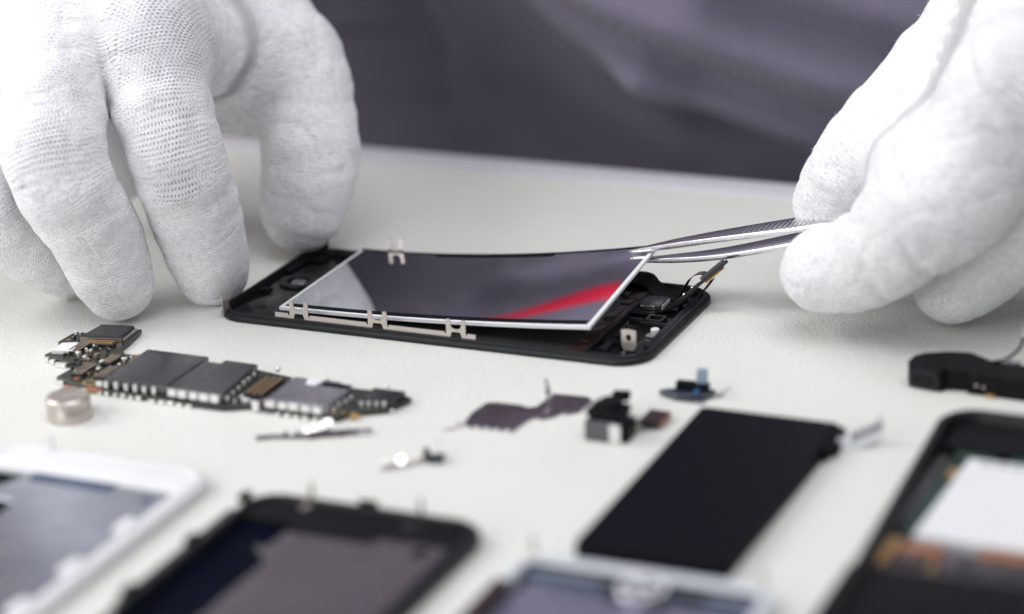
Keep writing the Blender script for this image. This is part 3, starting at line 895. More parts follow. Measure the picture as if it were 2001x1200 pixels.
# ------------------------------------------------------------------ lifted screen panel
PW, PL = 50.0, 90.0
def panel_pt(a, b, h=0.):
    """a along 0..90, b across 0..50 -> bent panel, far corner raised most"""
    t_ = a / PL; s_ = b / PW
    lift = (4.4 + 5.6 * s_) * t_ ** (1.9 - .1 * s_)
    x = 17.4 + a - .35 * t_ ** 3; y = 7.2 + b - .25 * t_
    return (x, y, 2.15 + lift + h)
def panel_sheet(a0, a1, b0, b1, h0, h1, na=40, nb=12):
    mb = MB(); vs = []
    for h in (h0, h1):
        for i in range(na + 1):
            for j in range(nb + 1):
                vs.append(panel_pt(a0 + (a1 - a0) * i / na, b0 + (b1 - b0) * j / nb, h))
    n = (na + 1) * (nb + 1); fs = []
    def q(i, j, k): return k * n + i * (nb + 1) + j
    for i in range(na):
        for j in range(nb):
            fs += [(q(i, j, 1), q(i + 1, j, 1), q(i + 1, j + 1, 1), q(i, j + 1, 1)), (q(i, j, 0), q(i, j + 1, 0), q(i + 1, j + 1, 0), q(i + 1, j, 0))]
    for i in range(na):
        fs += [(q(i, 0, 0), q(i + 1, 0, 0), q(i + 1, 0, 1), q(i, 0, 1)), (q(i, nb, 1), q(i + 1, nb, 1), q(i + 1, nb, 0), q(i, nb, 0))]
    for j in range(nb):
        fs += [(q(0, j, 1), q(0, j + 1, 1), q(0, j + 1, 0), q(0, j, 0)), (q(na, j, 0), q(na, j + 1, 0), q(na, j + 1, 1), q(na, j, 1))]
    return mb.add(vs, fs)
sp = thing('mirror_panel', 'mirror-like screen panel with white edges, pulled up out of the black phone front by tweezers', 'panel', panel_pt(0, 0))
panel_sheet(0, 90, 0, 50, 0, .85).build('backlight_frame', M['white_plastic'], sp, smooth=True)
panel_sheet(.9, 88.8, .75, 50.0, .86, .95).build('mirror_sheet', M['mirror'], sp, smooth=True)
b_ = panel_sheet(1.6, 88.2, .9, 3.2, .955, 1.0, 40, 2); b_.build('near_border', M['soft_black'], sp, smooth=True)
panel_sheet(0, 89, 49.0, 50.15, .955, 1.02, 40, 2).build('far_border', M['soft_black'], sp, smooth=True)
panel_sheet(24, 60, 47.2, 48.99, .955, 1.0, 20, 2).build('border_tab', M['soft_black'], sp, smooth=True)

# ------------------------------------------------------------------ tweezers
tw = thing('tweezers', 'fine-pointed steel tweezers gripping the raised corner of the screen panel', 'tweezers', (100, 53, 11))
def arm(p0, p1, p2, up, wmax, th, name, teeth_n):
    """tapering blade from tip p0 to grip p2, wide face along v"""
    c = spline([p0, p1, p2], 24); mb = MB(); pts = [Vector(p) for p in c]; n = len(pts)
    W = []
    for i, p in enumerate(pts):
        t_ = i / (n - 1)
        w = .35 + wmax * min(1, (t_ * 1.25)) ** .85
        W.append(Vector((-.12, 1, up)).normalized() * w)
    vs = []
    for i, p in enumerate(pts):
        t_ = (pts[min(i + 1, n - 1)] - pts[max(i - 1, 0)]).normalized()
        nn = t_.cross(W[i]).normalized(); hh = th * (.45 + .55 * min(1, i / (n * .25)))
        base = p + W[i] * .0
        vs += [tuple(p - W[i] - nn * hh * .5), tuple(p + W[i] - nn * hh * .5), tuple(p + W[i] * .97 + nn * hh * .5), tuple(p - W[i] * .90 + nn * hh * .5)]
    fs = [(0, 1, 2, 3), tuple(4 * (n - 1) + q for q in (3, 2, 1, 0))]
    for i in range(n - 1):
        for q in range(4):
            r = (q + 1) % 4
            fs.append((4 * i + q, 4 * (i + 1) + q, 4 * (i + 1) + r, 4 * i + r))
    mb.add(vs, fs)
    return mb, pts, W
P0 = arr(panel_pt(83.2, 45.0, 1.9))
a1, pts1, W1 = arm(tuple(P0), (126, 54.0, 18.4), (160, 54.5, 26.4), .06, 3.8, 1.4, 'arm', 20)
ao = a1.build('arm', M['tweezer'], tw, bev=.12)
Pl = arr(panel_pt(83.2, 45.0, -.95))
a2, pts2, W2 = arm(tuple(Pl), (126, 53.4, 13.6), (160, 54.2, 23.2), .06, 3.6, 1.4, 'arm', 20)
ao2 = a2.build('arm', M['tweezer'], tw, bev=.12)
tg = MB()
for i, sgn, pts, W in ((0, -1, pts1, W1), (1, 1, pts2, W2)):
    for k in range(30):
        f = 1 + k * .62
        j = int(f); fr = f - j
        if j + 1 >= len(pts): break
        p = pts[j].lerp(pts[j + 1], fr); w = W[j].lerp(W[j + 1], fr)
        q = p - w * .82 + Vector((0, 0, sgn * .72))
        tg.box(q.x - .16, q.x + .16, q.y, q.y + w.length * 1.3, q.z - .28, q.z + .28, -.1)
    (tg.build('teeth', M['tweezer'], ao if i == 0 else ao2)); tg = MB()
rg = MB()
for k in range(14):
    j = 29 + k
    if j >= len(pts1): break
    p = pts1[j]; w = W1[j]
    rg.strip([tuple(p - w * .92 + Vector((-.9, 0, .78))), tuple(p + w * .92 + Vector((.9, 0, .78)))], (.22, 0, 0), .26)
rg.build('grip_ribs', M['tweezer'], ao)

# ------------------------------------------------------------------ logic board
lb = thing('logic_board', 'long narrow circuit board with dark metal shields and gold connectors, before the gloved fingertips', 'circuit board', (20, -45, 0))
board = [(-14.5, -52.5), (-8, -55), (2, -56.8), (14, -57.2), (36, -57.4), (42, -54.2), (48, -54.0), (50, -55.6), (66, -55.0), (68, -50.5), (75.5, -46), (78.0, -38), (73, -35.6), (63, -36.4), (44, -34.6), (33, -32.6), (2, -33.0), (-6, -33.0), (-9.5, -29.8), (-10, -24.5), (-11.5, -15.8), (-22, -18.6), (-22.5, -22.4), (-27.6, -22.6), (-28, -30.6), (-24.4, -33.0), (-26.2, -39.8), (-16.5, -43.2), (-13.5, -40)]
MB().prism(board, .5, 1.5, .1).build('board', M['pcb'], lb)
MB().prism([(-14.2, -52.2), (1.5, -56.2), (36, -57.0), (42, -53.8), (66, -54.6), (67, -50), (40, -46), (0, -46)], .03, .45).build('underside_parts', M['shield'], lb)
MB().box(1.3, 19.2, -55.4, -33.8, 1.52, 4.0).build('shield', M['shield'], lb, bev=.35)
MB().prism([(19.25, -55.6), (35.4, -56.0), (33.4, -34.2), (24.0, -34.0), (24.0, -36.4), (19.25, -36.2)], 1.52, 3.75, .3).build('shield', M['shield'], lb, label='shield with a notch in its far edge')
MB().prism([(46.6, -54.4), (63.2, -54.0), (63.6, -41), (58.5, -38.2), (46.4, -38.6)], 1.52, 3.6, .3).build('shield', M['shield_light'], lb, label='lighter, glossier shield')
MB().prism([(50.2, -38.9), (54.6, -38.6), (54.0, -42.8), (51.4, -42.6)], 3.602, 3.7).build('bright_patch', M['label_white'], lb)
MB().box(55.4, 63.0, -42.2, -40.0, 3.602, 3.75).build('dark_strip', M['soft_black'], lb)
MB().prism([(-22.2, -27.8), (-11.6, -25.8), (-12.6, -17.4), (-21.6, -19.2)], 1.52, 3.1, .3).build('chip_package', M['chip'], lb, label='large dark chip on the short arm of the board')
m_ = MB(); m_.sweep([(-22.5, -28.2), (-11.3, -26.1)], [(-.25, 1.52), (-.25, 2.5), (.25, 2.5), (.25, 1.52)], False); m_.sweep([(-11.2, -26.0), (-12.2, -17.2)], [(-.25, 1.52), (-.25, 2.3), (.25, 2.3), (.25, 1.52)], False)
m_.build('chip_edge', M['nickel'], lb)
def conn(x0, x1, y0, y1, lab=None, rz=0., z=1.52, mat='gold'):
    b0 = MB(); b0.box(x0, x1, y0, y1, z, z + .9, rz); o = b0.build('board_connector', M['chip'], lb, bev=.12, label=lab)
    g_ = MB(); n = 3
    for k in range(n):
        xx = x0 + (x1 - x0) * (k + .5) / n
        g_.box(xx - .3, xx + .3, y0 + .4, y1 - .4, z + .902, z + 1.15)
    g_.build('gold_contacts', M[mat], o, bev=.05)
conn(38.0, 43.2, -50, -38.0)
conn(-10.8, -7.6, -51.5, -43.5, mat='ceramic'); conn(-3.8, -1.0, -52, -43.8, mat='ceramic'); conn(-7.6, -4.8, -42.6, -36.2, mat='ceramic'); conn(-.9, 1.0, -40, -34.6, mat='ceramic')
conn(-20.6, -17.4, -37.8, -30.6, mat='ceramic')
b0 = MB(); b0.prism([(-19.2, -31.8), (-11.4, -30.0), (-11.8, -28.0), (-19.6, -29.6)], 1.52, 2.3); o = b0.build('board_connector', M['chip'], lb, bev=.1)
g_ = MB()
for k in range(2):
    g_.prism([(-18.6, -31.3 + k * 1.1), (-12.0, -29.7 + k * 1.1), (-12.0, -29.2 + k * 1.1), (-18.6, -30.8 + k * 1.1)], 2.3, 2.65)
g_.build('gold_contacts', M['gold'], o)
MB().prism([(-24.6, -39.0), (-18.6, -37.4), (-21.0, -31.6), (-25.0, -33.4)], 1.52, 2.6, .2).build('label_patch', M['label_white'], lb)
MB().cyl(-8.8, -52.0, 1.502, 1.6, .95, 20).build('copper_pad', M['copper'], lb)
MB().cyl(-26.0, -28.6, 1.502, 1.6, .7, 20).build('copper_pad', M['copper'], lb)
MB().ring([(-3.8 + 2.2 * math.cos(a), -53.6 + 1.7 * math.sin(a)) for a in np.linspace(0, 2 * math.pi, 24, endpoint=False)], [(-3.8 + 1.5 * math.cos(a), -53.6 + 1.1 * math.sin(a)) for a in np.linspace(0, 2 * math.pi, 24, endpoint=False)], 1.502, 1.62).build('screw_ring', M['gold'], lb)
MB().box(45.0, 46.2, -52, -36.5, 1.52, 2.1).build('grey_bar', M['shield'], lb, bev=.1)
MB().box(43.6, 44.8, -52, -36.5, 1.52, 1.9).build('grey_bar', M['shield'], lb, bev=.1)
# bright shield feet along the near edge
def pad(x, y, z0, z1, w=1.9, d=.8, nm='solder_foot', mt='solder'):
    x += RNG.uniform(-.14, .14); w *= RNG.uniform(.78, 1.02); z1 -= RNG.uniform(0, .3)
    MB().box(x - w / 2, x + w / 2, y - d / 2, y + d / 2, z0, z1).build(nm, M[mt], lb, bev=.22)
for k in range(6): pad(2.4 + k * 2.75, -55.75 + (-.02) * k, 1.55, 3.7, 1.25)
pad(-1.2 + 1.3, -55.3, 1.6, 3.2, 2.2)
for k in range(5): pad(21.4 + k * 3.05, -56.15 - .08 * k, 1.9, 3.9, 2.7, .9)
for k in range(8): pad(-3.8 + k * 2.3, -56.9 - (.06 * k), .1, 1.3, 1.5, .8)
for k in range(5): pad(16.4 + k * 2.6, -57.75, .1, 1.2, 2.0, .8)
for k in range(5): pad(48.2 + k * 3.2, -54.95, 1.9, 3.7, 2.9, .9)
for k in range(6): pad(50.6 + k * 2.5, -55.9, .1, 1.2, 1.6, .7)
pad(-13.2, -53.6, .1, 1.2, 3.2, 1.2); pad(-3.2, -56.4, .2, 1.4, 2.2, .9)
pad(-24.6, -41.2, .1, 1.5, 1.6, 1.2); pad(-22.2, -42.2, .1, 1.6, 1.6, 1.2); pad(-19.2, -43.2, .1, 1.5, 3.0, 1.4)
pad(44.2, -55.0, .6, 3.0, 1.8, 1.4)
for k in range(6): pad(35.8 - .3 * k, -54 + 3.2 * k, 1.6, 3.2, .8, 1.3)
for k in range(4): pad(64.0 + .2 * k, -52 + 2.6 * k, 1.5, 3.0, .8, 1.2)
for k in range(4): pad(69.0 + 1.7 * k, -46.8 + .5 * k, 1.5, 3.0, .9, .9)
# loose little capacitors and chips
def scatter(n, poly_fn, nm, mats, smin_, smax_):
    c = 0
    while c < n:
        x, y = poly_fn()
        s = smin_ + RNG.rand() * (smax_ - smin_); r = RNG.choice([0, math.pi / 2])
        MB().box(x - s, x + s, y - s * .55, y + s * .55, 1.52, 1.9 + RNG.rand() * .9, r).build(nm, M[mats[RNG.randint(len(mats))]], lb, bev=.1, seg=1)
        c += 1
mm_ = ['solder', 'ceramic', 'shield', 'blue_part', 'chip', 'solder', 'shield', 'ceramic']
scatter(26, lambda: (-14 + RNG.rand() * 15, -51 + RNG.rand() * 16), 'tiny_resistor', ['gold', 'solder', 'ceramic', 'gold', 'chip'], .18, .4)
scatter(14, lambda: (-23 + RNG.rand() * 10, -41 + RNG.rand() * 9), 'tiny_resistor', ['gold', 'solder', 'ceramic'], .18, .4)
scatter(14, lambda: (36.5 + RNG.rand() * 36, -55.4 + RNG.rand() * 3), 'tiny_resistor', ['gold', 'solder', 'ceramic'], .18, .45)
scatter(34, lambda: (-14 + RNG.rand() * 15, -51 + RNG.rand() * 16), 'capacitor', mm_, .35, .85)
scatter(12, lambda: (-23 + RNG.rand() * 10, -41 + RNG.rand() * 7), 'capacitor', mm_, .35, .8)
scatter(10, lambda: (-20 + RNG.rand() * 10, -33.4 + RNG.rand() * 1.8), 'capacitor', mm_, .3, .6)
scatter(10, lambda: (36.4 + RNG.rand() * 9, -53.6 + RNG.rand() * 2.4), 'capacitor', mm_, .3, .7)
scatter(12, lambda: (64.5 + RNG.rand() * 8, -47 + RNG.rand() * 9), 'capacitor', ['chip', 'ceramic', 'shield', 'chip'], .4, 1.0)
scatter(8, lambda: (35 + RNG.rand() * 28, -36.9 + RNG.rand() * 1.2), 'capacitor', mm_, .3, .6)
scatter(5, lambda: (-26.6 + RNG.rand() * 3, -31 + RNG.rand() * 7), 'capacitor', mm_, .3, .6)
MB().box(67.5, 76.0, -45, -37.2, 1.52, 2.7).build('tail_chip', M['chip'], lb, bev=.2)
MB().ball(39.2, -34.2, 3.0, .7).build('solder_point', M['bright_steel'], lb, smooth=True)
MB().ball(70.4, -35.4, 2.6, .5).build('solder_point', M['bright_steel'], lb, smooth=True)
MB().ball(76.8, -46.4, 1.2, .5).build('solder_point', M['bright_steel'], lb, smooth=True)
MB().box(68.5, 70.0, -52.6, -51.2, .5, 1.8).build('gold_corner', M['gold'], lb, bev=.2)

# ------------------------------------------------------------------ coin motor
cx, cy = 1.6, -72.0
mt = thing('vibration_motor', 'small round silver vibration motor like a coin cell with orange tabs behind it', 'motor', (cx, cy, 0))
m_ = MB(); R_ = 5.5; prof = [(0, 0), (R_ - .3, 0), (R_, .3), (R_, 2.7), (R_ - .1, 2.9), (R_ - .1, 5.4), (R_ - .5, 5.8), (3.6, 5.85), (3.4, 5.7), (0, 5.7)]
seg = 48; vs = [(cx + r * math.cos(2 * math.pi * k / seg), cy + r * math.sin(2 * math.pi * k / seg), z) for r, z in prof for k in range(seg)]
fs = [(i * seg + k, i * seg + (k + 1) % seg, (i + 1) * seg + (k + 1) % seg, (i + 1) * seg + k) for i in range(len(prof) - 1) for k in range(seg)]
m_.add(vs, fs).build('case', M['nickel'], mt, smooth=True)
MB().box(cx - 5.3, cx - 1.8, cy + 4.8, cy + 7.2, 4.6, 5.2).build('tab', M['copper'], mt, bev=.2)
MB().box(cx + 1.4, cx + 5.0, cy + 4.9, cy + 7.6, 4.8, 5.6).build('tab', M['copper'], mt, bev=.2)

def glint(mb, p, r):  # polished facets added to catch the lamp as bright highlights
    """small round polished facet, tilted between the lamp overhead and the viewer's side"""
    n = Vector((.34, -.50, .79)).normalized(); ex = n.cross(Vector((0, 0, 1))).normalized(); ey = n.cross(ex).normalized()
    if ex.cross(ey).dot(n) < 0: ey = -ey
    mb.plate([(r * math.cos(a), r * math.sin(a)) for a in np.linspace(0, 2 * math.pi, 16, endpoint=False)], p, ex, ey, .3)
# ------------------------------------------------------------------ small parts in the middle
a0, a1_ = arr(G(500, 857, .3)), arr(G(728, 846, .3))
d_ = a1_ - a0; Ln = np.linalg.norm(d_); d_ /= Ln; nrm = np.array([-d_[1], d_[0], 0])
fx = thing('button_flex', 'thin dark flex strip with a bright metal clip in its middle, beside the circuit board', 'flex cable', tuple(a0))
def along(s, w=0, z=0): return tuple(a0 + d_ * s + nrm * w + np.array([0, 0, z]))
q = MB(); q.strip([along(0, 0, .2), along(4, .2, .4), along(9, -.5, .2), along(13, 0, .5), along(19, .4, .3), along(25, 0, .9), along(Ln, 0, .8)], [tuple(nrm * w) for w in (.9, .6, .5, 1.6, 1.4, .5, .8)], .3)
q.build('flex', M['violet_metal'], fx)
q = MB(); q.tube([along(11.6, -.6, .9), along(14.5, .1, 1.2), along(17.4, .9, 1.6)], [.7, .8, .7], 12)
for s_, w_, z_ in ((12.2, -.4, 1.7), (14.0, 0, 2.1), (15.8, .4, 2.5), (17.4, .8, 3.0)): glint(q, along(s_, w_, z_), .6 if s_ < 16.5 else .9)
q.build('bright_clip', M['bright_steel'], fx)
q = MB()
for s, w in ((6.5, .2), (9.2, -.7), (12.8, -1.6), (20, -.9), (21.6, .2), (23.4, .1)): q.box(*[v for c in zip(along(s, w)[:2], along(s + 1.1, w + .8)[:2]) for v in c], .4, 1.3)
q.build('small_parts', M['chip'], fx, bev=.1)
q = MB(); q.ball(*along(10.0, -.3, 1.2), .5, 10); q.build('solder_point', M['blue_film'], fx, smooth=True)

a0, a1_ = arr(G(745, 918, .3)), arr(G(872, 893, .3))
d_ = a1_ - a0; Ln = np.linalg.norm(d_); d_ /= Ln; nrm = np.array([-d_[1], d_[0], 0])
fx = thing('sensor_flex', 'tiny flex strip with one round glint facet and a blue connector', 'flex cable', tuple(a0))
q = MB(); q.strip([along(0, 0, .2), along(4, .2, .6), along(8, 0, .5), along(12, .3, .3), along(Ln, 0, .8)], [tuple(nrm * w) for w in (.5, .8, .5, .9, .5)], .3)
q.build('flex', M['nickel'], fx)
q = MB(); glint(q, along(4.9, 0, 1.4), 1.15); q.build('round_glint', M['bright_steel'], fx)
q = MB(); glint(q, along(1.0, .2, 1.8), .45); glint(q, along(8.2, .2, .8), .4); q.build('small_glint', M['nickel'], fx)
q = MB(); b1 = along(11.5, -.4); q.box(b1[0], b1[0] + 3.6, b1[1] - .8, b1[1] + 1.4, .5, 2.0, .35); q.build('connector', M['blue_part'], fx, bev=.2)
q = MB(); b1 = along(10.6, .5); q.box(b1[0], b1[0] + 1.3, b1[1] - .4, b1[1] + 1.2, .5, 3.2, .35); q.build('connector_end', M['soft_black'], fx, bev=.2)
q = MB(); q.ball(*along(14.6, .6, 4.0), .35, 10); q.tube([along(14.4, .5, 1.5), along(14.6, .6, 4.0)], .12); q.build('pin', M['bright_steel'], fx, smooth=True)

# stepped cover plate
pl = thing('cover_plate', 'thin violet-grey stepped metal cover plate lying flat to the left of the camera module', 'metal plate', (105, -36, 0))
poly = [(95.8, -47.0), (95.0, -39.5), (95.9, -33.0), (98, -32.2), (104.5, -32.0), (106.6, -33.0), (108.4, -31.6), (109.2, -22.6), (117.8, -22.0), (119.5, -23.5), (119.2, -31.0), (117.3, -33.2), (115.4, -33.0), (114.6, -36.0), (112.6, -38.1), (110.4, -37.6), (109.4, -40), (108.7, -47.5), (103, -47.2), (99, -48.2)]
MB().prism(poly, .25, .65).build('plate', M['violet_metal'], pl, bev=.08)
q = MB(); q.strip([(110.4, -28.8, .6), (110.3, -28.6, 2.6), (110.0, -28.2, 4.6), (109.5, -28.0, 6.6)], [(.8, .25, 0), (.7, .2, 0), (.5, .2, 0), (.3, .1, 0)], .25); q.build('upright_tab', M['bright_steel'], pl)
q = MB()
for k in range(5): q.box(96.6 + k * 2.6, 98.0 + k * 2.6, -48.6 + .1 * k, -47.4 + .1 * k, .1, .9)
q.build('edge_tabs', M['bright_steel'], pl, bev=.12)
q = MB(); q.strip([(97, -48, .5), (95, -49.5, .4), (93.2, -51.5, .3)], (.5, .3, 0), .25); q.ball(95.2, -48.2, .8, .55, 10); q.build('bent_foot', M['nickel'], pl)

# camera module
cm = thing('camera_module', 'boxy black rear camera module with a bright steel corner and a short ribbon', 'camera module', (131, -42, 0))
MB().box(126.8, 135.8, -46.4, -39.4, 0, 5.2).build('housing', M['shield'], cm, bev=.5)
MB().box(133.1, 135.95, -46.62, -46.42, .3, 4.9).build('steel_corner', M['bright_steel'], cm, bev=.08)
MB().box(135.82, 137.2, -45.4, -39.2, .2, 4.6).build('side_cap', M['soft_black'], cm, bev=.3)
MB().box(126.9, 135.6, -45.4, -38.2, 5.22, 7.4).build('top_cover', M['soft_black'], cm, bev=.4)
MB().cyl(131.6, -41.4, 7.42, 8.8, 3.1, 32, .3).build('lens_ring', M['soft_black'], cm)
MB().cyl(131.6, -41.4, 8.81, 8.95, 1.5, 24).build('lens', M['black_glass'], cm)
MB().ball(127.2, -45.0, 5.4, .75).build('solder_point', M['bright_steel'], cm, smooth=True)
MB().cyl(137.3, -42.5, 1.5, 2.8, .1).build('side_pin', M['gold'], cm)
q = MB(); q.strip(spline([(136.4, -38.5, 2.2), (138, -35.6, 1.6), (139.2, -33.5, 1.0)], 5), (1.2, -.4, 0), .3); q.build('ribbon', M['soft_black'], cm)
q = MB(); q.prism([(136.0, -35.4), (141.2, -35.8), (141.4, -27.6), (136.2, -27.4)], .9, 1.9, .2); q.build('ribbon_connector', M['ribbon_brown'], cm)
MB().box(141.45, 141.9, -35.2, -28.0, .9, 1.6).build('connector_edge', M['copper'], cm)
q = MB(); q.box(126.6, 130.6, -34.2, -30.2, 3.8, 5.4, .3); q.box(127.6, 131.8, -31.0, -28.2, 4.4, 6.2, .2); q.box(127, 129.0, -38, -33.4, 3.6, 5.0); q.build('side_arm', M['soft_black'], cm, bev=.35)
q = MB(); q.box(127.2, 129.8, -38.1, -29, 0, 3.8); q.build('arm_foot', M['soft_black'], cm, bev=.2)

# little dark connector
cc = thing('jack_connector', 'small dark connector with an upright pale blue tab, just behind the battery', 'connector', (140, -13, 0))
q = MB(); q.prism([(133.6, -14.8), (139, -17.0), (146.4, -13.6), (146.6, -10.2), (139.0, -11.0), (134.4, -13.6)], .6, 1.6, .2); q.build('base', M['blue_part'], cc)
MB().box(137.4, 145.6, -13.4, -11.0, 1.62, 3.6, .05).build('body', M['soft_black'], cc, bev=.3)
q = MB(); q.plate([(0, 0), (3.0, 0), (2.9, 4.6), (.2, 4.6)], (142.4, -12.6, 2.6), (.95, .25, 0), (0, .1, 1), .7); q.build('blue_tab', M['blue_film'], cc)
MB().box(142.6, 144.0, -15.0, -13.6, 1.62, 2.6).build('blue_chip', simple('bright_blue', (.02, .10, .22), .3), cc, bev=.15)
q = MB(); q.strip([(145.8, -13, .5), (148, -9.6, .8), (149.5, -7, 1.2)], (.2, -.1, 0), .15); q.strip([(145.8, -12, .4), (148.8, -10.4, .4)], (.25, -.3, 0), .15); q.build('wire', M['nickel'], cc)
MB().box(138.2, 145.6, -17.2, -14.2, .05, .58).build('foot', M['shield_light'], cc, bev=.1)

# ------------------------------------------------------------------ battery
bt = thing('battery', 'flat black rectangular phone battery with a ribbed metal connector at its far right corner', 'battery', (167, -66, 0))
MB().prism(rrect(148.8, 183.2, -107.4, -26.6, 1.6, 5), .1, 3.9, .5).build('cell', M['battery_wrap'], bt, smooth=False)
MB().prism(rrect(149.2, 182.8, -107.0, -100.6, 1.0, 4), 3.91, 4.0, .05).build('end_tape', M['battery_wrap'], bt)
MB().box(183.25, 184.6, -42, -27.4, .6, 3.4).build('side_fold', M['soft_black'], bt, bev=.3)
MB().box(181.6, 185.6, -38.4, -33.4, .1, 2.2).build('cable_root', M['soft_black'], bt, bev=.3)
q = MB(); q.strip(spline([(184.4, -35.0, 1.4), (187.5, -32.5, 1.6), (190.5, -29.5, 2.4), (193.0, -25.5, 4.8)], 6), (.6, -.6, -1.6), .22); q.build('cable', M['clear_film'], bt)
for k in range(7):
    t_ = .35 + k * .09; p = Vector((184.4, -35, 2.4)).lerp(Vector((193.2, -25.2, 4.6)), t_)
    MB().box(p.x - .16, p.x + .16, p.y - .9, p.y + .9, p.z - 2.0, p.z + .8, .5).build('contact', M['violet_metal'], bt)

# ------------------------------------------------------------------ loudspeaker
ls = thing('loudspeaker', 'long matt black loudspeaker module with an open sound slot and a thin antenna wire', 'speaker', (205, 12, 0))
poly = [(188.2, 12.8), (189.4, 9.4), (197.6, 8.0), (198.8, 10.0), (203.4, 10.6), (204.2, 9.0), (226, 8.0), (240, 7.4), (240, 16.6), (226, 17.2), (212, 17.6), (208, 18.2), (204.6, 20.4), (201.4, 22.4), (196, 21.4), (190.6, 18.6), (188.6, 16.0)]
MB().prism(poly, .2, 5.8, .45).build('case', M['soft_black'], ls)
q = MB(); q.ring(inset(rrect(-3.9, 3.9, 0, 4.8, 1.6, 5), 0), rrect(-2.9, 2.9, .9, 3.5, 1.2, 5), -.35, .35)
# stand the slot frame upright on the near face
o_ = q.v; q.v = [(193.4 + x * .99 - (-.16) * z * 0 , 8.55 - x * .165 - z * .9, .35 + y) for x, y, z in o_]
q.build('slot_frame', M['black_plastic'], ls, bev=.1)
q = MB(); q.plate([(-2.9, .8), (2.9, .8), (2.9, 3.6), (-2.9, 3.6)], (193.4, 8.5, .4), (.987, -.165, 0), (0, 0, 1), .15); q.build('slot', simple('deep_black', (.002, .002, .002), .9), ls)
q = MB(); q.tube(spline([(208.2, 16.8, 6.0), (211.0, 18.6, 6.4), (213.4, 22.0, 8.2), (213.6, 25.2, 10.2)], 6), .38, 8); q.build('wire', M['soft_black'], ls, smooth=True)
q = MB(); q.tube([(213.6, 25.0, 10.0), (213.9, 26.0, 11.3)], .6, 10); q.box(213.0, 216.0, 25.6, 27.6, 11.4, 12.4); q.build('wire_plug', M['nickel'], ls, bev=.15)
q = MB(); q.box(210.6, 215.0, 17.4, 18.6, 5.4, 6.4, -.05); q.build('contact_plate', M['bright_steel'], ls, bev=.15)
for x, z in ((206.2, 2.6), (208.0, 2.3)): MB().ball(x, 8.7, z, .4, 10).build('contact_dot', M['nickel'], ls, smooth=True)
MB().box(208.6, 211.0, 7.6, 8.6, .1, .9).build('copper_foot', M['gold'], ls, bev=.1)

# ------------------------------------------------------------------ phone shell at the right edge
rp = thing('phone_housing', 'open black phone housing with a blank white panel and copper parts, at the right edge', 'phone part', (236, -75, 0))
ou = rrect(205.0, 268.0, -144, -17.0, [9, 10, 10, 9], 10)
ou = [(x + (y + 20) * -.045, y) for x, y in ou]
MB().sweep(ou, [(.9, 0), (0, 1.4), (0, 5.0), (.8, 7.4), (1.8, 8.0), (2.8, 7.6), (3.6, 6.0), (3.8, 3.0), (3.8, 0)]).build('rim', M['black_plastic'], rp, smooth=True)
MB().prism(inset(ou, 3.7), .1, 2.2).build('tray', M['soft_black'], rp)
MB().box(209.6, 262, -36.5, -21.4, 2.21, 5.6).build('top_module', M['soft_black'], rp, bev=.6)
q = MB(); q.box(213.5, 222, -40.0, -37.0, 2.22, 4.9); q.box(226, 233, -39.6, -37.0, 2.22, 4.9); q.box(213.2, 215.4, -84, -41, 2.22, 4.4); q.build('circuit_board', M['pcb_green'], rp, bev=.2)
MB().box(209.8, 213.0, -82, -40, 2.22, 5.0).build('side_rail', M['shield'], rp, bev=.5)
MB().box(214.4, 216.6, -51.5, -46, 4.41, 4.9).build('gold_contact', M['gold'], rp, bev=.2)
MB().prism([(216.0, -83.6), (217, -40.8), (262, -41.2), (262, -84)], 2.25, 5.3, .3).build('label_panel', M['label_white'], rp)
q = MB()
for k in range(7): q.box(220.4 + k * 3.6, 222.2 + k * 3.6 + RNG.rand(), -43.6, -42.6, 5.302, 5.34)
q.build('printed_marks', M['chip'], rp)
MB().box(211.2, 214.6, -98.4, -85.6, 2.25, 5.2).build('gold_plate', M['gold'], rp, bev=.5)
for x0, x1, y0, y1, mt_ in ((215, 224, -91, -86.4, 'copper'), (215.4, 222, -98.6, -92, 'ribbon_brown'), (224.6, 229, -97, -88, 'violet_metal'), (229.6, 248, -98, -90, 'shield'), (231, 246, -89, -85.6, 'copper'), (222.6, 224.2, -98, -93, 'gold')):
    MB().box(x0, x1, y0, y1, 2.25, 4.6 + RNG.rand() * .6).build('antenna_part', M[mt_], rp, bev=.35)
MB().box(208, 262, -143, -102.5, 2.22, 6.2).build('lower_cover', M['soft_black'], rp, bev=.8)
MB().box(208.6, 262, -102.3, -99.2, 2.22, 5.2).build('cover_step', M['shield'], rp, bev=.4)
MB().ring([(211.6 + 2.2 * math.cos(a), -78 + 2.2 * math.sin(a)) for a in np.linspace(0, 6.28, 20, endpoint=False)], [(211.6 + 1.4 * math.cos(a), -78 + 1.4 * math.sin(a)) for a in np.linspace(0, 6.28, 20, endpoint=False)], 5.02, 5.4).build('screw_ring', M['shield'], rp)

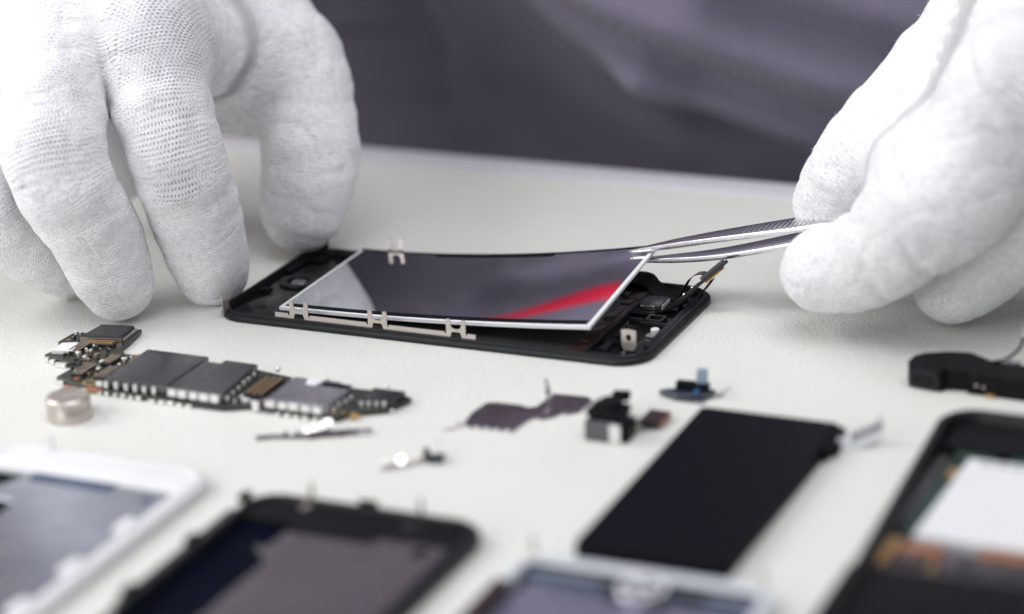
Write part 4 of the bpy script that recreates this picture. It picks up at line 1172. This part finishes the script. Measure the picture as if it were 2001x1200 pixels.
# ------------------------------------------------------------------ front assemblies in the foreground
wf = thing('screen_assembly', 'white phone front with a grey metal screen back, at the lower left corner', 'phone part', (28, -160, 0))
ou = rrect(-1.2, 57.0, -218, -95.4, 8.5, 10)
MB().sweep(ou, [(.6, 0), (0, .8), (0, 2.4), (.8, 3.2), (2.0, 3.6), (3.0, 3.6), (3.3, 3.0), (3.3, 0)]).build('rim', M['white_plastic'], wf, smooth=True)
MB().prism(inset(ou, 3.25), .1, 1.6).build('glass', M['navy'], wf)
MB().box(2.2, 53.6, -110.2, -98.8, 1.62, 3.3).build('top_bezel', M['white_plastic'], wf, bev=.5)
MB().prism([(21.5, -215), (53.3, -215), (53.3, -112.4), (38, -111.6), (17, -111.6), (15.0, -113), (11.5, -121), (11.5, -124.5), (20.5, -125.5), (21.5, -127)], 1.62, 3.0, .2).build('screen_back', M['lcd_back'], wf)
MB().box(17, 38.4, -114.0, -110.3, 1.62, 3.25).build('blue_strip', M['navy_light'], wf)
MB().prism([(48.0, -116.6), (50.4, -117.2), (50.8, -114.4), (48.2, -113.6)], 3.002, 3.06).build('dark_mark', M['navy_light'], wf)
MB().prism([(26, -138), (44, -142), (45, -136), (27, -134)], 3.002, 3.04, .01).build('tape', M['lcd_back'], wf)
for y in (-130, -152, -172): MB().box(51.2, 54.4, y - 3.4, y + 3.4, 3.02, 4.2).build('side_lug', M['white_plastic'], wf, bev=.5)
MB().box(13.2, 14.0, -98.6, -97.8, 3.3, 7.2).build('pin', M['clear_film'], wf, bev=.1)

bf = thing('screen_assembly', 'black phone front with a brownish screen back, between the two white phone fronts', 'phone part', (99, -160, 0))
ou = rrect(70.4, 128.2, -224, -102.4, 8.5, 10)
MB().sweep(ou, [(.6, 0), (0, .8), (0, 2.6), (.8, 3.4), (2.0, 3.8), (3.0, 3.8), (3.3, 3.2), (3.3, 0)]).build('rim', M['black_plastic'], bf, smooth=True)
MB().prism(inset(ou, 3.25), .1, 1.6).build('glass', M['navy'], bf)
MB().prism(rrect(73.8, 124.8, -116.2, -105.7, [2, 5, 5, 2], 5), 1.62, 3.5, .4).build('top_bezel', M['soft_black'], bf)
MB().prism([(83.6, -128.0), (86.6, -128.0), (86.6, -117.4), (107.4, -117.4), (108.4, -115.2), (124.6, -115.2), (124.6, -222), (89.6, -222), (89.6, -134)], 1.62, 2.7, .2).build('screen_back', M['lcd_warm'], bf)
MB().box(86.8, 107.0, -119.4, -115.8, 1.62, 3.1).build('dark_strip', M['soft_black'], bf)
MB().prism([(117.0, -122.4), (120.6, -122.8), (121.0, -118.8), (118.4, -118.4)], 2.702, 2.8).build('dark_mark', M['soft_black'], bf)
MB().box(70.9, 73.4, -165, -116, 3.82, 4.4).build('side_rail', M['shield'], bf, bev=.2)
for y in (-108.5, -132, -158): MB().box(70.2, 72.2, y - 3, y + 1, 3.82, 5.2).build('side_lug', M['black_plastic'], bf, bev=.3)
for x, y in ((85.8, -105.2), (112.2, -104.6)): MB().box(x - .5, x + .5, y - .15, y + .15, 3.2, 7.8).build('metal_clip', M['nickel'], bf, bev=.05)
MB().box(96.4, 101.0, -104.0, -102.8, 3.2, 4.8).build('centre_lug', M['black_plastic'], bf, bev=.4)
MB().box(84.9, 86.7, -110, -107.0, 3.52, 3.9).build('clip_base', M['nickel'], bf, bev=.1)
MB().box(111.3, 113.1, -112.4, -108.6, 3.52, 3.7).build('clip_base', M['shield'], bf, bev=.1)

wp = thing('screen_assembly', 'white phone front with round home button and lilac ribbed screen back, below the battery', 'phone part', (169, -165, 0))
ou = rrect(140.2, 198.2, -236, -113.4, 8.5, 10)
MB().sweep(ou, [(.6, 0), (0, .8), (0, 3.0), (.8, 3.8), (2.0, 4.1), (3.0, 4.1), (3.3, 3.4), (3.3, 0)]).build('rim', M['grey_white'], wp, smooth=True)
MB().prism(inset(ou, 3.25), .1, 1.4).build('glass', M['navy'], wp)
MB().prism(rrect(143.6, 194.6, -121.0, -116.8, [2, 4.5, 4.5, 2], 5), 1.42, 3.7, .4).build('bezel', M['grey_white'], wp)
MB().box(145.2, 194.2, -124.8, -121.2, 1.42, 2.6).build('button_bracket', M['navy_light'], wp, bev=.2)
for x0 in (161.0, 178.0): MB().box(x0, x0 + 6, -124.4, -121.6, 2.62, 3.0).build('bracket_pad', M['soft_black'], wp, bev=.1)
hb = MB().cyl(171.0, -124.2, 2.62, 4.4, 5.4, 40, .5).build('home_button', M['shield_light'], wp)
q = MB(); q.ring([(171 + 5.2 * math.cos(a), -124.2 + 5.2 * math.sin(a)) for a in np.linspace(0, 2 * math.pi, 40, endpoint=False)], [(171 + 4.3 * math.cos(a), -124.2 + 4.3 * math.sin(a)) for a in np.linspace(0, 2 * math.pi, 40, endpoint=False)], 4.42, 4.7); q.box(168, 174, -124.6, -123.8, 4.42, 4.7, .5); q.box(168, 174, -124.6, -123.8, 4.72, 5.0, -.5); q.build('button_ring', M['clear_film'], hb, bev=.1)
MB().box(145.6, 194.0, -234, -129.8, 1.42, 2.6).build('screen_back', M['ribbed'], wp, bev=.15)
MB().box(145.6, 165.3, -129.7, -125.0, 1.42, 2.4).build('upper_strip', M['lcd_back'], wp, bev=.1)
MB().box(176.8, 194.0, -129.7, -125.0, 1.42, 2.4).build('upper_strip', M['lcd_back'], wp, bev=.1)
MB().box(141.0, 144.2, -180, -130, 3.2, 4.9).build('side_rail', M['ribbon_brown'], wp, bev=.4)
MB().box(142.4, 143.6, -114.9, -114.5, 3.6, 7.6).build('metal_clip', M['nickel'], wp, bev=.05)
MB().box(193.2, 194.2, -114.7, -114.3, 3.6, 7.2).build('metal_clip', M['nickel'], wp, bev=.05)

# ------------------------------------------------------------------ light
w = bpy.data.worlds.new('World'); scene.world = w; w.use_nodes = True
bg = w.node_tree.nodes['Background']
bg.inputs['Color'].default_value = (.90, .94, 1.0, 1); bg.inputs['Strength'].default_value = .19
def area(name, loc, target, size, power, col):
    l = bpy.data.lights.new(name, 'AREA'); l.shape = 'RECTANGLE'; l.size, l.size_y = size; l.energy = power; l.color = col
    o = bpy.data.objects.new(name, l); COL.objects.link(o)
    o.location = Vector(loc) * S
    d = (Vector(target) - Vector(loc)).normalized()
    o.rotation_euler = d.to_track_quat('-Z', 'Y').to_euler()
    return o
area('softbox_left', (-650, -200, 560), (60, 20, 0), (.5, .5), 4.8, (1, .985, .96))
area('softbox_top', (260, -130, 950), (100, 10, 0), (.8, .8), 6.1, (.98, .985, 1))
area('softbox_front', (-170, -800, 330), (60, 0, 20), (.5, .5), 3.1, (.98, .985, 1))

vs_ = scene.view_settings
vs_.view_transform = 'Standard'; vs_.look = 'None'; vs_.exposure = .07; vs_.gamma = 1; vs_.use_curve_mapping = False
scene.cycles.use_denoising = True
scene.cycles.max_bounces = 8
scene.cycles.sample_clamp_indirect = 8
